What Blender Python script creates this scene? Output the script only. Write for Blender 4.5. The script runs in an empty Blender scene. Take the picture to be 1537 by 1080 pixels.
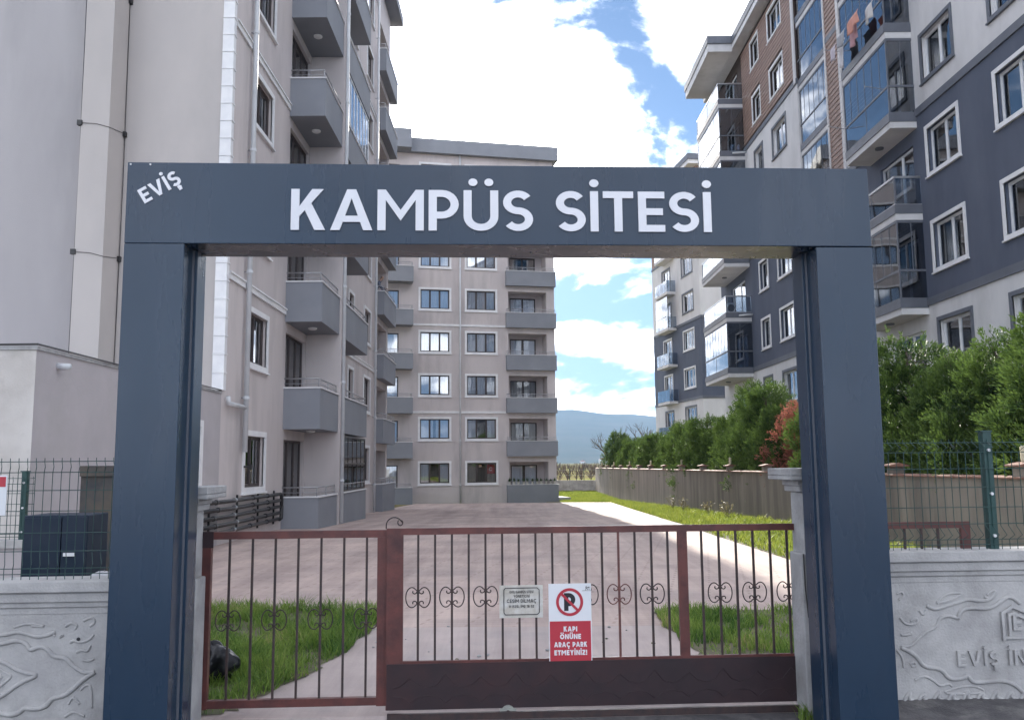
import bpy, math, random
from mathutils import Matrix, Vector
random.seed(7)
R = math.radians
S = bpy.context.scene
C = S.collection

# ------------------------------------------------------------------ camera, sky, sun, exposure
cam_d = bpy.data.cameras.new('camera'); cam = bpy.data.objects.new('camera', cam_d); C.objects.link(cam)
S.camera = cam
CZ = 1.65
PITCH, ROLL = 0.1185, -0.0085
cam_d.sensor_width = 36.0; cam_d.lens = 36.0 * 1300 / 1537.0
cam_d.clip_start = 0.05; cam_d.clip_end = 30000
_f = Vector((0, math.cos(PITCH), math.sin(PITCH))); _r = Vector((1, 0, 0)); _u = _r.cross(_f)
_r2 = _r * math.cos(ROLL) + _u * math.sin(ROLL); _u2 = -_r * math.sin(ROLL) + _u * math.cos(ROLL)
cam.matrix_world = Matrix(((_r2.x, _u2.x, -_f.x, 0), (_r2.y, _u2.y, -_f.y, 0), (_r2.z, _u2.z, -_f.z, CZ), (0, 0, 0, 1)))

SUN_EL, SUN_AZ = R(20.6), R(-0.55)          # azimuth from +Y towards +X
sund = Vector((math.sin(SUN_AZ) * math.cos(SUN_EL), math.cos(SUN_AZ) * math.cos(SUN_EL), math.sin(SUN_EL)))
sl = bpy.data.lights.new('sun', 'SUN'); sl.energy = 2.7; sl.angle = R(0.55); sl.color = (1.0, 0.93, 0.82)
so = bpy.data.objects.new('sun', sl); C.objects.link(so)
so.rotation_mode = 'QUATERNION'; so.rotation_quaternion = sund.to_track_quat('Z', 'Y'); so.location = (0, 200, 120)

W = bpy.data.worlds.new('World'); S.world = W; W.use_nodes = True
nt = W.node_tree; N = nt.nodes; L = nt.links; N.clear()
def nd(t, **k):
    n = N.new(t)
    for a, b in k.items():
        if a.startswith('i_'): n.inputs[a[2:].replace('_', ' ')].default_value = b
        else: setattr(n, a, b)
    return n
out = nd('ShaderNodeOutputWorld'); bg = nd('ShaderNodeBackground'); bg.inputs['Strength'].default_value = 0.055
sky = nd('ShaderNodeTexSky'); sky.sky_type = 'NISHITA'; sky.sun_disc = False
sky.sun_elevation = SUN_EL; sky.sun_rotation = SUN_AZ; sky.air_density = 1.0; sky.dust_density = 0.1; sky.ozone_density = 3.0
tc = nd('ShaderNodeTexCoord')
sep = nd('ShaderNodeSeparateXYZ'); L.new(tc.outputs['Generated'], sep.inputs[0])
zz = nd('ShaderNodeMath', operation='MAXIMUM'); L.new(sep.outputs['Z'], zz.inputs[0]); zz.inputs[1].default_value = 0.0
za = nd('ShaderNodeMath', operation='ADD'); L.new(zz.outputs[0], za.inputs[0]); za.inputs[1].default_value = 0.55
dv = nd('ShaderNodeVectorMath', operation='DIVIDE'); cmb = nd('ShaderNodeCombineXYZ')
for i in range(3): L.new(za.outputs[0], cmb.inputs[i])
L.new(tc.outputs['Generated'], dv.inputs[0]); L.new(cmb.outputs[0], dv.inputs[1])
mp = nd('ShaderNodeMapping'); mp.inputs['Location'].default_value = (10.9, 7.63, 0.0); mp.inputs['Scale'].default_value = (1.0, 1.0, 1.25)
L.new(dv.outputs[0], mp.inputs[0])
n1 = nd('ShaderNodeTexNoise'); n1.inputs['Scale'].default_value = 4.6; n1.inputs['Detail'].default_value = 9; n1.inputs['Roughness'].default_value = 0.57; n1.inputs['Distortion'].default_value = 0.25
L.new(mp.outputs[0], n1.inputs['Vector'])
r1 = nd('ShaderNodeValToRGB'); r1.color_ramp.interpolation = 'EASE'; r1.color_ramp.elements[0].position = 0.455; r1.color_ramp.elements[1].position = 0.68
# angle to the sun: the cloud deck thickens and glows round the sun, which stands behind it
dt = nd('ShaderNodeVectorMath', operation='DOT_PRODUCT'); L.new(tc.outputs['Generated'], dt.inputs[0]); dt.inputs[1].default_value = sund
glow = nd('ShaderNodeMapRange'); glow.interpolation_type = 'SMOOTHSTEP'; L.new(dt.outputs['Value'], glow.inputs['Value'])
glow.inputs['From Min'].default_value = 0.980; glow.inputs['From Max'].default_value = 1.0; glow.inputs['To Min'].default_value = 0.0; glow.inputs['To Max'].default_value = 0.2
addg = nd('ShaderNodeMath', operation='ADD'); L.new(n1.outputs['Fac'], addg.inputs[0]); L.new(glow.outputs[0], addg.inputs[1])
L.new(addg.outputs[0], r1.inputs[0])
n2 = nd('ShaderNodeTexNoise'); n2.inputs['Scale'].default_value = 2.6; n2.inputs['Detail'].default_value = 6
mp2 = nd('ShaderNodeMapping'); mp2.inputs['Location'].default_value = (4.3, 1.7, 0.4); L.new(dv.outputs[0], mp2.inputs[0]); L.new(mp2.outputs[0], n2.inputs['Vector'])
r2 = nd('ShaderNodeValToRGB'); r2.color_ramp.elements[0].position = 0.555; r2.color_ramp.elements[1].position = 0.645
r2.color_ramp.elements[0].color = (38, 37.5, 37.5, 1); r2.color_ramp.elements[1].color = (7.0, 7.6, 9.0, 1)
L.new(n1.outputs['Fac'], r2.inputs[0])
glow2 = nd('ShaderNodeMapRange'); glow2.interpolation_type = 'SMOOTHSTEP'; L.new(dt.outputs['Value'], glow2.inputs['Value'])
glow2.inputs['From Min'].default_value = 0.965; glow2.inputs['From Max'].default_value = 1.0; glow2.inputs['To Min'].default_value = 1.0; glow2.inputs['To Max'].default_value = 2.6
cb = nd('ShaderNodeVectorMath', operation='SCALE'); L.new(r2.outputs[0], cb.inputs[0]); L.new(glow2.outputs[0], cb.inputs['Scale'])
skc = nd('ShaderNodeVectorMath', operation='MULTIPLY'); L.new(sky.outputs[0], skc.inputs[0]); skc.inputs[1].default_value = (0.40, 0.46, 0.52)
mx = nd('ShaderNodeMix', data_type='RGBA'); L.new(r1.outputs[0], mx.inputs[0]); L.new(skc.outputs[0], mx.inputs[6]); L.new(cb.outputs[0], mx.inputs[7])
# the sky's colour is taken no lower than 12 degrees up: the thin veil over the plain is as pale as that
zs = nd('ShaderNodeMath', operation='MAXIMUM'); L.new(sep.outputs['Z'], zs.inputs[0]); zs.inputs[1].default_value = 0.21
sv = nd('ShaderNodeCombineXYZ'); L.new(sep.outputs['X'], sv.inputs[0]); L.new(sep.outputs['Y'], sv.inputs[1]); L.new(zs.outputs[0], sv.inputs[2])
nv = nd('ShaderNodeVectorMath', operation='NORMALIZE'); L.new(sv.outputs[0], nv.inputs[0]); L.new(nv.outputs[0], sky.inputs[0])
L.new(mx.outputs[2], bg.inputs['Color']); L.new(bg.outputs[0], out.inputs[0])

vs = S.view_settings; vs.view_transform = 'Standard'; vs.look = 'None'; vs.gamma = 1.0; vs.exposure = 2.2; vs.use_curve_mapping = False
S.render.engine = 'CYCLES'
S.cycles.max_bounces = 8; S.cycles.transparent_max_bounces = 16

# ------------------------------------------------------------------ materials
MATS = {}
def mat(name, c1, c2=None, scale=3.0, rough=0.8, bump=0.0, bscale=None, metal=0.0, spec=0.5, detail=6, stretch=(1, 1, 1), c3=None, s3=0.6, coat=0.0, lo=0.38, hi=0.62):
    if name in MATS: return MATS[name]
    m = bpy.data.materials.new(name); m.use_nodes = True; MATS[name] = m
    n = m.node_tree.nodes; l = m.node_tree.links; b = n['Principled BSDF']
    b.inputs['Roughness'].default_value = rough; b.inputs['Metallic'].default_value = metal; b.inputs['Specular IOR Level'].default_value = spec
    b.inputs['Coat Weight'].default_value = coat; b.inputs['Coat Roughness'].default_value = 0.1
    c2 = c2 or tuple(x * 0.86 for x in c1)
    g = n.new('ShaderNodeNewGeometry'); mpn = n.new('ShaderNodeMapping'); mpn.inputs['Scale'].default_value = stretch
    l.new(g.outputs['Position'], mpn.inputs[0])
    t = n.new('ShaderNodeTexNoise'); t.inputs['Scale'].default_value = scale; t.inputs['Detail'].default_value = detail; t.inputs['Roughness'].default_value = 0.6
    l.new(mpn.outputs[0], t.inputs['Vector'])
    r = n.new('ShaderNodeValToRGB'); r.color_ramp.elements[0].position = lo; r.color_ramp.elements[1].position = hi
    r.color_ramp.elements[0].color = (*c1, 1); r.color_ramp.elements[1].color = (*c2, 1)
    l.new(t.outputs['Fac'], r.inputs[0]); col = r.outputs[0]
    if c3:
        t3 = n.new('ShaderNodeTexNoise'); t3.inputs['Scale'].default_value = s3; t3.inputs['Detail'].default_value = 8; t3.inputs['Roughness'].default_value = 0.65
        l.new(mpn.outputs[0], t3.inputs['Vector'])
        r3 = n.new('ShaderNodeValToRGB'); r3.color_ramp.elements[0].position = 0.5; r3.color_ramp.elements[1].position = 0.72
        l.new(t3.outputs['Fac'], r3.inputs[0])
        x = n.new('ShaderNodeMix'); x.data_type = 'RGBA'; l.new(r3.outputs[0], x.inputs[0]); l.new(col, x.inputs[6]); x.inputs[7].default_value = (*c3, 1)
        col = x.outputs[2]
    l.new(col, b.inputs['Base Color'])
    if bump:
        tb = n.new('ShaderNodeTexNoise'); tb.inputs['Scale'].default_value = bscale or scale * 12; tb.inputs['Detail'].default_value = 5
        l.new(g.outputs['Position'], tb.inputs['Vector'])
        bp = n.new('ShaderNodeBump'); bp.inputs['Strength'].default_value = bump; bp.inputs['Distance'].default_value = 0.01
        l.new(tb.outputs['Fac'], bp.inputs['Height']); l.new(bp.outputs[0], b.inputs['Normal'])
    return m
def glass_mat(name, tint, refl_rough=0.02, trans=0.75, base=0.08):
    m = bpy.data.materials.new(name); m.use_nodes = True; MATS[name] = m
    n = m.node_tree.nodes; l = m.node_tree.links; n.clear()
    o = n.new('ShaderNodeOutputMaterial'); tr = n.new('ShaderNodeBsdfTransparent'); tr.inputs[0].default_value = (*tint, 1)
    gl = n.new('ShaderNodeBsdfGlossy'); gl.inputs['Roughness'].default_value = refl_rough; gl.inputs[0].default_value = (0.95, 0.97, 1, 1)
    fr = n.new('ShaderNodeFresnel'); fr.inputs['IOR'].default_value = 1.55
    # panes are never quite flat
    g = n.new('ShaderNodeNewGeometry'); t = n.new('ShaderNodeTexNoise'); t.inputs['Scale'].default_value = 0.9; t.inputs['Detail'].default_value = 1
    l.new(g.outputs['Position'], t.inputs['Vector']); bp = n.new('ShaderNodeBump'); bp.inputs['Strength'].default_value = 0.16; bp.inputs['Distance'].default_value = 0.02
    l.new(t.outputs['Fac'], bp.inputs['Height']); l.new(bp.outputs[0], gl.inputs['Normal'])
    ad = n.new('ShaderNodeMath'); ad.operation = 'ADD'; ad.use_clamp = True; l.new(fr.outputs[0], ad.inputs[0]); ad.inputs[1].default_value = base
    mxs = n.new('ShaderNodeMixShader'); l.new(ad.outputs[0], mxs.inputs[0]); l.new(tr.outputs[0], mxs.inputs[1]); l.new(gl.outputs[0], mxs.inputs[2])
    l.new(mxs.outputs[0], o.inputs[0]); return m
def leaf_mat(name, ca, cb, trans=0.4, rough=0.55, straw=None):
    m = bpy.data.materials.new(name); m.use_nodes = True; MATS[name] = m
    n = m.node_tree.nodes; l = m.node_tree.links; b = n['Principled BSDF']; o = n['Material Output']
    g = n.new('ShaderNodeNewGeometry'); t = n.new('ShaderNodeTexNoise'); t.inputs['Scale'].default_value = 1.6; t.inputs['Detail'].default_value = 3
    l.new(g.outputs['Position'], t.inputs['Vector'])
    a = n.new('ShaderNodeMath'); a.operation = 'MULTIPLY_ADD'; l.new(g.outputs['Random Per Island'], a.inputs[0]); a.inputs[1].default_value = 0.35; l.new(t.outputs['Fac'], a.inputs[2])
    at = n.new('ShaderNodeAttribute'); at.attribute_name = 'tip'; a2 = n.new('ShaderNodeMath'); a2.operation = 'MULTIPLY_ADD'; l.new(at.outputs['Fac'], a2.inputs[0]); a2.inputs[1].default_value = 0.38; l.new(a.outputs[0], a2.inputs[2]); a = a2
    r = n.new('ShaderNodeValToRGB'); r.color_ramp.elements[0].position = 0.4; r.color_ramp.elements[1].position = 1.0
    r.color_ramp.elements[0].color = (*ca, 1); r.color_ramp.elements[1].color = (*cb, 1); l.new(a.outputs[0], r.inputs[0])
    if straw:
        r.color_ramp.elements[1].position = .88; e = r.color_ramp.elements.new(.97); e.color = (*straw, 1)
    l.new(r.outputs[0], b.inputs['Base Color']); b.inputs['Roughness'].default_value = rough; b.inputs['Specular IOR Level'].default_value = 0.3
    tr = n.new('ShaderNodeBsdfTranslucent'); l.new(r.outputs[0], tr.inputs[0])
    ms = n.new('ShaderNodeMixShader'); ms.inputs[0].default_value = trans; l.new(b.outputs[0], ms.inputs[1]); l.new(tr.outputs[0], ms.inputs[2]); l.new(ms.outputs[0], o.inputs[0])
    return m

M_wall = mat('plaster_beige', (0.565, 0.515, 0.51), (0.51, 0.465, 0.465), 0.7, 0.9, 0.25, 60, c3=(0.40, 0.37, 0.37), s3=0.8, stretch=(1, 1, 0.22))
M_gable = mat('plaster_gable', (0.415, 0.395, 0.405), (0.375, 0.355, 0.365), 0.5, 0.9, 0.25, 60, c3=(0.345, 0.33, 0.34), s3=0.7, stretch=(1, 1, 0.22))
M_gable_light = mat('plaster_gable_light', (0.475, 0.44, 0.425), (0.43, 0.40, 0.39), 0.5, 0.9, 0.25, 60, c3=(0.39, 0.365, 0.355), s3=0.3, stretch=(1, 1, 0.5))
M_annex = mat('plaster_annex', (0.45, 0.42, 0.435), (0.395, 0.37, 0.385), 0.9, 0.9, 0.3, 50, c3=(0.38, 0.36, 0.36), s3=0.7)
M_annexf = mat('plaster_annex_front', (0.60, 0.57, 0.55), (0.50, 0.47, 0.45), 1.4, 0.9, 0.4, 40, c3=(0.33, 0.31, 0.28), s3=1.1)
M_grey = mat('paint_grey', (0.245, 0.258, 0.29), (0.22, 0.232, 0.262), 0.8, 0.8, 0.15, 60)
M_trim = mat('trim_white', (0.76, 0.76, 0.77), (0.69, 0.69, 0.71), 3, 0.75, 0.1, 60)
M_brown = mat('frame_brown', (0.06, 0.045, 0.045), (0.05, 0.04, 0.04), 4, 0.45)
M_upvc = mat('frame_white', (0.74, 0.75, 0.77), (0.68, 0.69, 0.72), 4, 0.4)
M_alu = mat('rail_metal', (0.42, 0.42, 0.44), (0.34, 0.34, 0.36), 8, 0.35, metal=0.8)
M_pipe = mat('pipe_pale', (0.62, 0.64, 0.67), (0.55, 0.57, 0.6), 2, 0.5)
M_black = mat('black_plastic', (0.02, 0.02, 0.022), (0.03, 0.03, 0.032), 6, 0.45)
M_dark = mat('interior_dark', (0.045, 0.045, 0.05), (0.035, 0.035, 0.04), 1, 0.95)
M_curt = mat('curtain_fabric', (0.80, 0.82, 0.86), (0.68, 0.70, 0.76), 3, 0.95, stretch=(8, 8, 0.3))
M_curt2 = mat('curtain_beige', (0.45, 0.42, 0.38), (0.38, 0.35, 0.32), 3, 0.95, stretch=(8, 8, 0.3))
M_glass = glass_mat('window_glass', (0.93, 0.95, 0.97), base=0.09)
M_glassb = glass_mat('balcony_glass', (0.42, 0.47, 0.54), base=0.12)
M_glassc = glass_mat('rail_glass', (0.62, 0.68, 0.74), base=0.10)
M_navy = mat('render_navy', (0.090, 0.106, 0.150), (0.078, 0.092, 0.132), 1.1, 0.85, 0.2, 60, stretch=(1, 1, 0.35), c3=(0.107, 0.122, 0.165), s3=0.6)
M_white = mat('render_white', (0.67, 0.66, 0.67), (0.60, 0.595, 0.605), 0.9, 0.88, 0.2, 60, stretch=(1, 1, 0.4), c3=(0.49, 0.485, 0.49), s3=0.5)
M_fascia = mat('fascia_grey', (0.125, 0.135, 0.165), (0.105, 0.115, 0.14), 2, 0.6)
M_wood = mat('cladding_wood', (0.31, 0.205, 0.165), (0.23, 0.15, 0.12), 2.2, 0.65, stretch=(6, 0.5, 6))
M_woodgap = mat('cladding_back', (0.06, 0.04, 0.035), None, 2, 0.9)
M_portal = mat('composite_panel', (0.015, 0.034, 0.065), (0.013, 0.030, 0.058), 0.9, 0.26, 0.03, 2.2, spec=0.5, coat=0.0, c3=(0.016, 0.039, 0.074), s3=0.5, stretch=(1, 1, .5))
M_letter = mat('letter_acrylic', (0.72, 0.73, 0.78), (0.68, 0.69, 0.74), 5, 0.22, spec=0.6)
M_gate = mat('gate_maroon', (0.135, 0.042, 0.036), (0.085, 0.030, 0.028), 7, 0.42, 0.15, 40, c3=(0.05, 0.018, 0.02), s3=5)
M_gated = mat('gate_sheet', (0.028, 0.014, 0.018), (0.02, 0.011, 0.015), 4, 0.5, 0.3, 9, c3=(0.045, 0.016, 0.018), s3=1.7)
M_iron = mat('wrought_iron', (0.028, 0.02, 0.022), (0.05, 0.028, 0.026), 20, 0.5, 0.3, 90)
M_ironred = mat('iron_red_primer', (0.16, 0.06, 0.05), (0.10, 0.04, 0.04), 20, 0.55)
M_conc = mat('concrete_cast', (0.40, 0.40, 0.41), (0.31, 0.31, 0.32), 5, 0.9, 0.6, 45, c3=(0.22, 0.215, 0.21), s3=2.2)
M_wallp = mat('relief_concrete', (0.45, 0.445, 0.445), (0.365, 0.36, 0.365), 4, 0.85, 0.45, 60, c3=(0.28, 0.275, 0.275), s3=2.5)
M_green = mat('fence_green', (0.012, 0.055, 0.052), (0.01, 0.045, 0.045), 6, 0.4)
M_bwall = mat('boundary_plaster', (0.30, 0.265, 0.225), (0.20, 0.175, 0.155), 1.5, 0.95, 0.5, 30, c3=(0.115, 0.10, 0.09), s3=1.0, stretch=(1, 1, 0.16))
M_terra = mat('terracotta', (0.27, 0.135, 0.10), (0.19, 0.10, 0.08), 5, 0.8, 0.3, 40)
M_bark = mat('bark', (0.11, 0.085, 0.068), (0.07, 0.055, 0.045), 8, 0.95, 0.6, 40)
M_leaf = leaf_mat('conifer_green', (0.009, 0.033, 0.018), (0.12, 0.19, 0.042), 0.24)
M_leafd = leaf_mat('conifer_dry', (0.20, 0.075, 0.055), (0.36, 0.14, 0.10), 0.3)
M_grass = leaf_mat('grass_green', (0.045, 0.125, 0.026), (0.27, 0.38, 0.08), 0.5, straw=(.40, .36, .17))
M_grassy = leaf_mat('grass_yellow', (0.12, 0.18, 0.03), (0.30, 0.33, 0.06), 0.45)
M_soil = mat('soil_turf', (0.085, 0.095, 0.045), (0.13, 0.11, 0.075), 6, 0.95, 0.6, 40)
M_bag = mat('bag_plastic', (0.007, 0.008, 0.012), (0.012, 0.012, 0.017), 8, 0.33, 1.0, 16, spec=.35)
M_red = mat('sign_red', (0.46, 0.035, 0.055), (0.43, 0.03, 0.05), 4, 0.45)
M_signw = mat('sign_white', (0.72, 0.74, 0.78), (0.68, 0.70, 0.74), 5, 0.4)
M_ink = mat('ink_black', (0.015, 0.016, 0.022), None, 4, 0.5)
M_paper = mat('paper_sleeve', (0.58, 0.56, 0.52), (0.48, 0.45, 0.40), 14, 0.3, 0.2, 30, c3=(0.66, 0.66, 0.66), s3=9)

# ------------------------------------------------------------------ mesh helpers
class MB:
    def __init__(s): s.v = []; s.f = []
    def quad(s, a, b, c, d):
        i = len(s.v); s.v += [tuple(a), tuple(b), tuple(c), tuple(d)]; s.f.append((i, i + 1, i + 2, i + 3))
    def poly(s, pts):
        i = len(s.v); s.v += [tuple(p) for p in pts]; s.f.append(tuple(range(i, i + len(pts))))
    def box(s, x0, x1, y0, y1, z0, z1):
        if x0 > x1: x0, x1 = x1, x0
        if y0 > y1: y0, y1 = y1, y0
        if z0 > z1: z0, z1 = z1, z0
        i = len(s.v)
        s.v += [(x0, y0, z0), (x1, y0, z0), (x1, y1, z0), (x0, y1, z0), (x0, y0, z1), (x1, y0, z1), (x1, y1, z1), (x0, y1, z1)]
        s.f += [tuple(i + k for k in q) for q in ((0, 3, 2, 1), (4, 5, 6, 7), (0, 1, 5, 4), (1, 2, 6, 5), (2, 3, 7, 6), (3, 0, 4, 7))]
        return s
    def prism(s, pts, y0, y1):        # polygon in xz, extruded along y (y0 = front)
        n = len(pts); i = len(s.v)
        s.v += [(p[0], y0, p[1]) for p in pts] + [(p[0], y1, p[1]) for p in pts]
        s.f.append(tuple(range(i, i + n))); s.f.append(tuple(range(i + 2 * n - 1, i + n - 1, -1)))
        for k in range(n): s.f.append((i + k, i + n + k, i + n + (k + 1) % n, i + (k + 1) % n))
        return s
    def tube(s, pts, r, seg=6, caps=True, closed=False):
        pts = [Vector(p) for p in pts]; n = len(pts); rr = r if isinstance(r, (list, tuple)) else [r] * n
        up = None; i0 = len(s.v)
        for k, p in enumerate(pts):
            if closed: t = pts[(k + 1) % n] - pts[k - 1]
            else: t = pts[min(k + 1, n - 1)] - pts[max(k - 1, 0)]
            t.normalize()
            if up is None: up = Vector((0, 0, 1)) if abs(t.z) < 0.9 else Vector((1, 0, 0))
            a = t.cross(up)
            if a.length < 1e-5: a = t.orthogonal()
            a.normalize(); b = a.cross(t); up = b if b.length > 0 else up
            for q in range(seg):
                th = 2 * math.pi * q / seg
                s.v.append(tuple(p + (a * math.cos(th) + b * math.sin(th)) * rr[k]))
        m = n if closed else n - 1
        for k in range(m):
            for q in range(seg):
                k2 = (k + 1) % n
                s.f.append((i0 + k * seg + q, i0 + k * seg + (q + 1) % seg, i0 + k2 * seg + (q + 1) % seg, i0 + k2 * seg + q))
        if caps and not closed:
            s.f.append(tuple(i0 + q for q in range(seg))[::-1]); s.f.append(tuple(i0 + (n - 1) * seg + q for q in range(seg)))
        return s
    def mesh(s, name, smooth=False):
        me = bpy.data.meshes.new(name); me.from_pydata(s.v, [], s.f); me.update()
        if smooth: me.polygons.foreach_set('use_smooth', [True] * len(me.polygons))
        return me
WM = {}
def link(o, parent, M):
    C.objects.link(o); M = M.copy() if M is not None else (WM[parent] if parent else Matrix()).copy()
    if parent: o.parent = parent; o.matrix_basis = WM[parent].inverted() @ M
    else: o.matrix_basis = M
    WM[o] = M; return o
def part(name, mb, m, parent=None, M=None, smooth=False, mats=None):
    me = mb if isinstance(mb, bpy.types.Mesh) else mb.mesh(name, smooth)
    if not me.materials:
        for x in (mats or [m]): me.materials.append(x)
    return link(bpy.data.objects.new(name, me), parent, M)
def tag(o, label=None, cat=None, group=None, kind=None):
    if label: o['label'] = label
    if cat: o['category'] = cat
    if group: o['group'] = group
    if kind: o['kind'] = kind
    return o
def thing(name, label, cat, M=None, group=None):
    return tag(link(bpy.data.objects.new(name, None), None, M if M is not None else Matrix()), label, cat, group)
def T(x, y, z): return Matrix.Translation((x, y, z))
def RZ(a): return Matrix.Rotation(a, 4, 'Z')
def bevel(o, w=0.006, seg=2):
    b = o.modifiers.new('bevel', 'BEVEL'); b.width = w; b.segments = seg; b.limit_method = 'ANGLE'; return o
CACHE = {}
def cached(key, fn, m, smooth=False):
    if key not in CACHE:
        me = fn().mesh(key[0] if isinstance(key, tuple) else key, smooth); me.materials.append(m); CACHE[key] = me
    return CACHE[key]

# stroke lettering: polygons and round strokes in a unit cap-height box
def arc(cx, cy, rx, ry, a0, a1, n=12): return [(cx + rx * math.cos(R(a0 + (a1 - a0) * i / n)), cy + ry * math.sin(R(a0 + (a1 - a0) * i / n))) for i in range(n + 1)]
def rc(x0, y0, x1, y1): return [(x0, y0), (x1, y0), (x1, y1), (x0, y1)]
def glyph(ch, t):
    h = t / 2
    dots = {'Ü': 'U', 'Ö': 'O', 'İ': 'I', 'Ş': 'S', 'Ç': 'C'}
    if ch in dots:
        w, P, K = glyph(dots[ch], t); P = list(P); K = list(K); r = t * 0.56
        if ch in 'ÜÖ':
            for cx in (w * 0.27, w * 0.73): P.append(arc(cx, 1.2, r, r, 0, 345, 14))
        elif ch == 'İ': P.append(arc(w / 2, 1.2, r * 1.05, r * 1.05, 0, 345, 14))
        else: K.append([(w * 0.5, -0.02), (w * 0.52, -0.1), (w * 0.62, -0.14), (w * 0.6, -0.24), (w * 0.4, -0.25)])
        return w, P, K
    if ch == ' ': return 0.28, [], []
    if ch == 'I': return t, [rc(0, 0, t, 1)], []
    if ch == 'E': w = .56; return w, [rc(0, 0, t, 1), rc(t, 1 - t, w, 1), rc(t, .5 - h, w * .93, .5 + h), rc(t, 0, w, t)], []
    if ch == 'L': w = .54; return w, [rc(0, 0, t, 1), rc(t, 0, w, t)], []
    if ch == 'T': w = .64; return w, [rc(0, 1 - t, w, 1), rc(w / 2 - h, 0, w / 2 + h, 1 - t)], []
    if ch == 'K': w = .70; return w, [rc(0, 0, t, 1), [(t, .33), (w - .04, 1), (w - .04 - 1.4 * t, 1), (t, .33 + 1.45 * t)], [(w - 1.3 * t, 0), (w, 0), (.40, .68), (.26, .53)]], []
    if ch == 'A': w = .86; a = 1.13 * t; c = w / 2; return w, [[(0, 0), (a, 0), (c, .78), (c, 1), (c - .55 * t, 1)], [(w, 0), (c + .55 * t, 1), (c, 1), (c, .78), (w - a, 0)], [(a + (c - a) * .2 / .78, .2), (w - a - (c - a) * .2 / .78, .2), (w - a - (c - a) * (.2 + .9 * t) / .78, .2 + .9 * t), (a + (c - a) * (.2 + .9 * t) / .78, .2 + .9 * t)]], []
    if ch == 'V': w = .82; a = 1.13 * t; c = w / 2; return w, [[(0, 1), (c - .55 * t, 0), (c, 0), (c, .24), (a, 1)], [(w, 1), (w - a, 1), (c, .24), (c, 0), (c + .55 * t, 0)]], []
    if ch == 'Y': w = .76; c = w / 2; return w, [[(0, 1), (c - h, .42), (c, .42), (c, .64), (1.2 * t, 1)], [(w, 1), (w - 1.2 * t, 1), (c, .64), (c, .42), (c + h, .42)], rc(c - h, 0, c + h, .42)], []
    if ch == 'M': w = .95; c = w / 2; return w, [rc(0, 0, t, 1), rc(w - t, 0, w, 1), [(t, 1), (t, 1 - 1.5 * t), (c, .24), (c, .24 + 1.55 * t)], [(w - t, 1), (c, .24 + 1.55 * t), (c, .24), (w - t, 1 - 1.5 * t)]], []
    if ch == 'N': w = .76; return w, [rc(0, 0, t, 1), rc(w - t, 0, w, 1), [(t, 1), (t, 1 - 1.5 * t), (w - t, 0), (w - t, 1.5 * t)]], []
    if ch == 'Z': w = .62; return w, [rc(0, 1 - t, w, 1), rc(0, 0, w, t), [(0, t), (1.4 * t, t), (w, 1 - t), (w - 1.4 * t, 1 - t)]], []
    if ch == 'P' or ch == 'R':
        w = .62; yb = .38; r = (1 - h - yb) / 2; K = [[(t, 1 - h), (w - h - r, 1 - h)] + arc(w - h - r, yb + r, r, r, 90, -90)[1:] + [(t, yb)]]
        return w, [rc(0, 0, t, 1)] + ([[(w - 1.25 * t, 0), (w + .02, 0), (.42, .36), (.26, .36)]] if ch == 'R' else []), K
    if ch == 'D': w = .72; return w, [rc(0, 0, t, 1)], [[(t, 1 - h), (.3, 1 - h)] + arc(.3, .5, w - .3 - h, .5 - h, 90, -90, 18)[1:] + [(t, h)]]
    if ch == 'U': w = .72; r = w / 2 - h; return w, [], [[(h, 1), (h, h + r)] + arc(w / 2, h + r, r, r, 180, 360, 16)[1:] + [(w - h, 1)]]
    if ch == 'O': w = .86; return w, [], [arc(w / 2, .5, w / 2 - h, .5 - h, 0, 360, 28)]
    if ch == 'C': w = .78; return w, [], [arc(.43, .5, .43 - h, .5 - h, 42, 318, 22)]
    if ch == 'S': w = .62; ry = (1 - t) / 4; rx = w / 2 - h; return w, [], [arc(w / 2, 1 - h - ry, rx, ry, 32, 262, 18) + arc(w / 2, h + ry, rx, ry, 82, -148, 18)]
    if ch == '!': return t, [rc(0, .3, t, 1), rc(0, 0, t, t)], []
    if ch == '0': w = .6; return w, [], [arc(w / 2, .5, w / 2 - h, .5 - h, 0, 360, 20)]
    if ch == '1': w = .35; return w, [rc(w - t, 0, w, 1)], [[(0, .75), (w - t, .95)]]
    if ch == '2': w = .56; return w, [rc(0, 0, w, t)], [arc(w / 2, .72, w / 2 - h, .28 - h, 170, -30, 12) + [(h, t)]]
    if ch == '3': w = .56; return w, [], [arc(w / 2, .74, w / 2 - h, .26 - h, 150, -90, 12) + arc(w / 2, .26, w / 2 - h, .26 - h, 90, -150, 12)[1:]]
    if ch == '5': w = .56; return w, [rc(.1, 1 - t, w, 1)], [[(.13, 1 - t), (.1, .55)] + arc(w / 2, .32, w / 2 - h, .32 - h, 120, -150, 14)]
    if ch == '8': w = .56; return w, [], [arc(w / 2, .75, w / 2 - 1.3 * h, .25 - h, 0, 360, 16), arc(w / 2, .27, w / 2 - h, .27 - h, 0, 360, 16)]
    if ch == '9': w = .56; return w, [], [arc(w / 2, .68, w / 2 - h, .32 - h, 0, 360, 16), [(w - h, .68), (w - .12, h)]]
    if ch == '(': w = .25; return w, [], [arc(.35, .45, .3, .6, 130, 230, 8)]
    if ch == ')': w = .25; return w, [], [arc(-.1, .45, .3, .6, 50, -50, 8)]
    return .4, [], []
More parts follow.
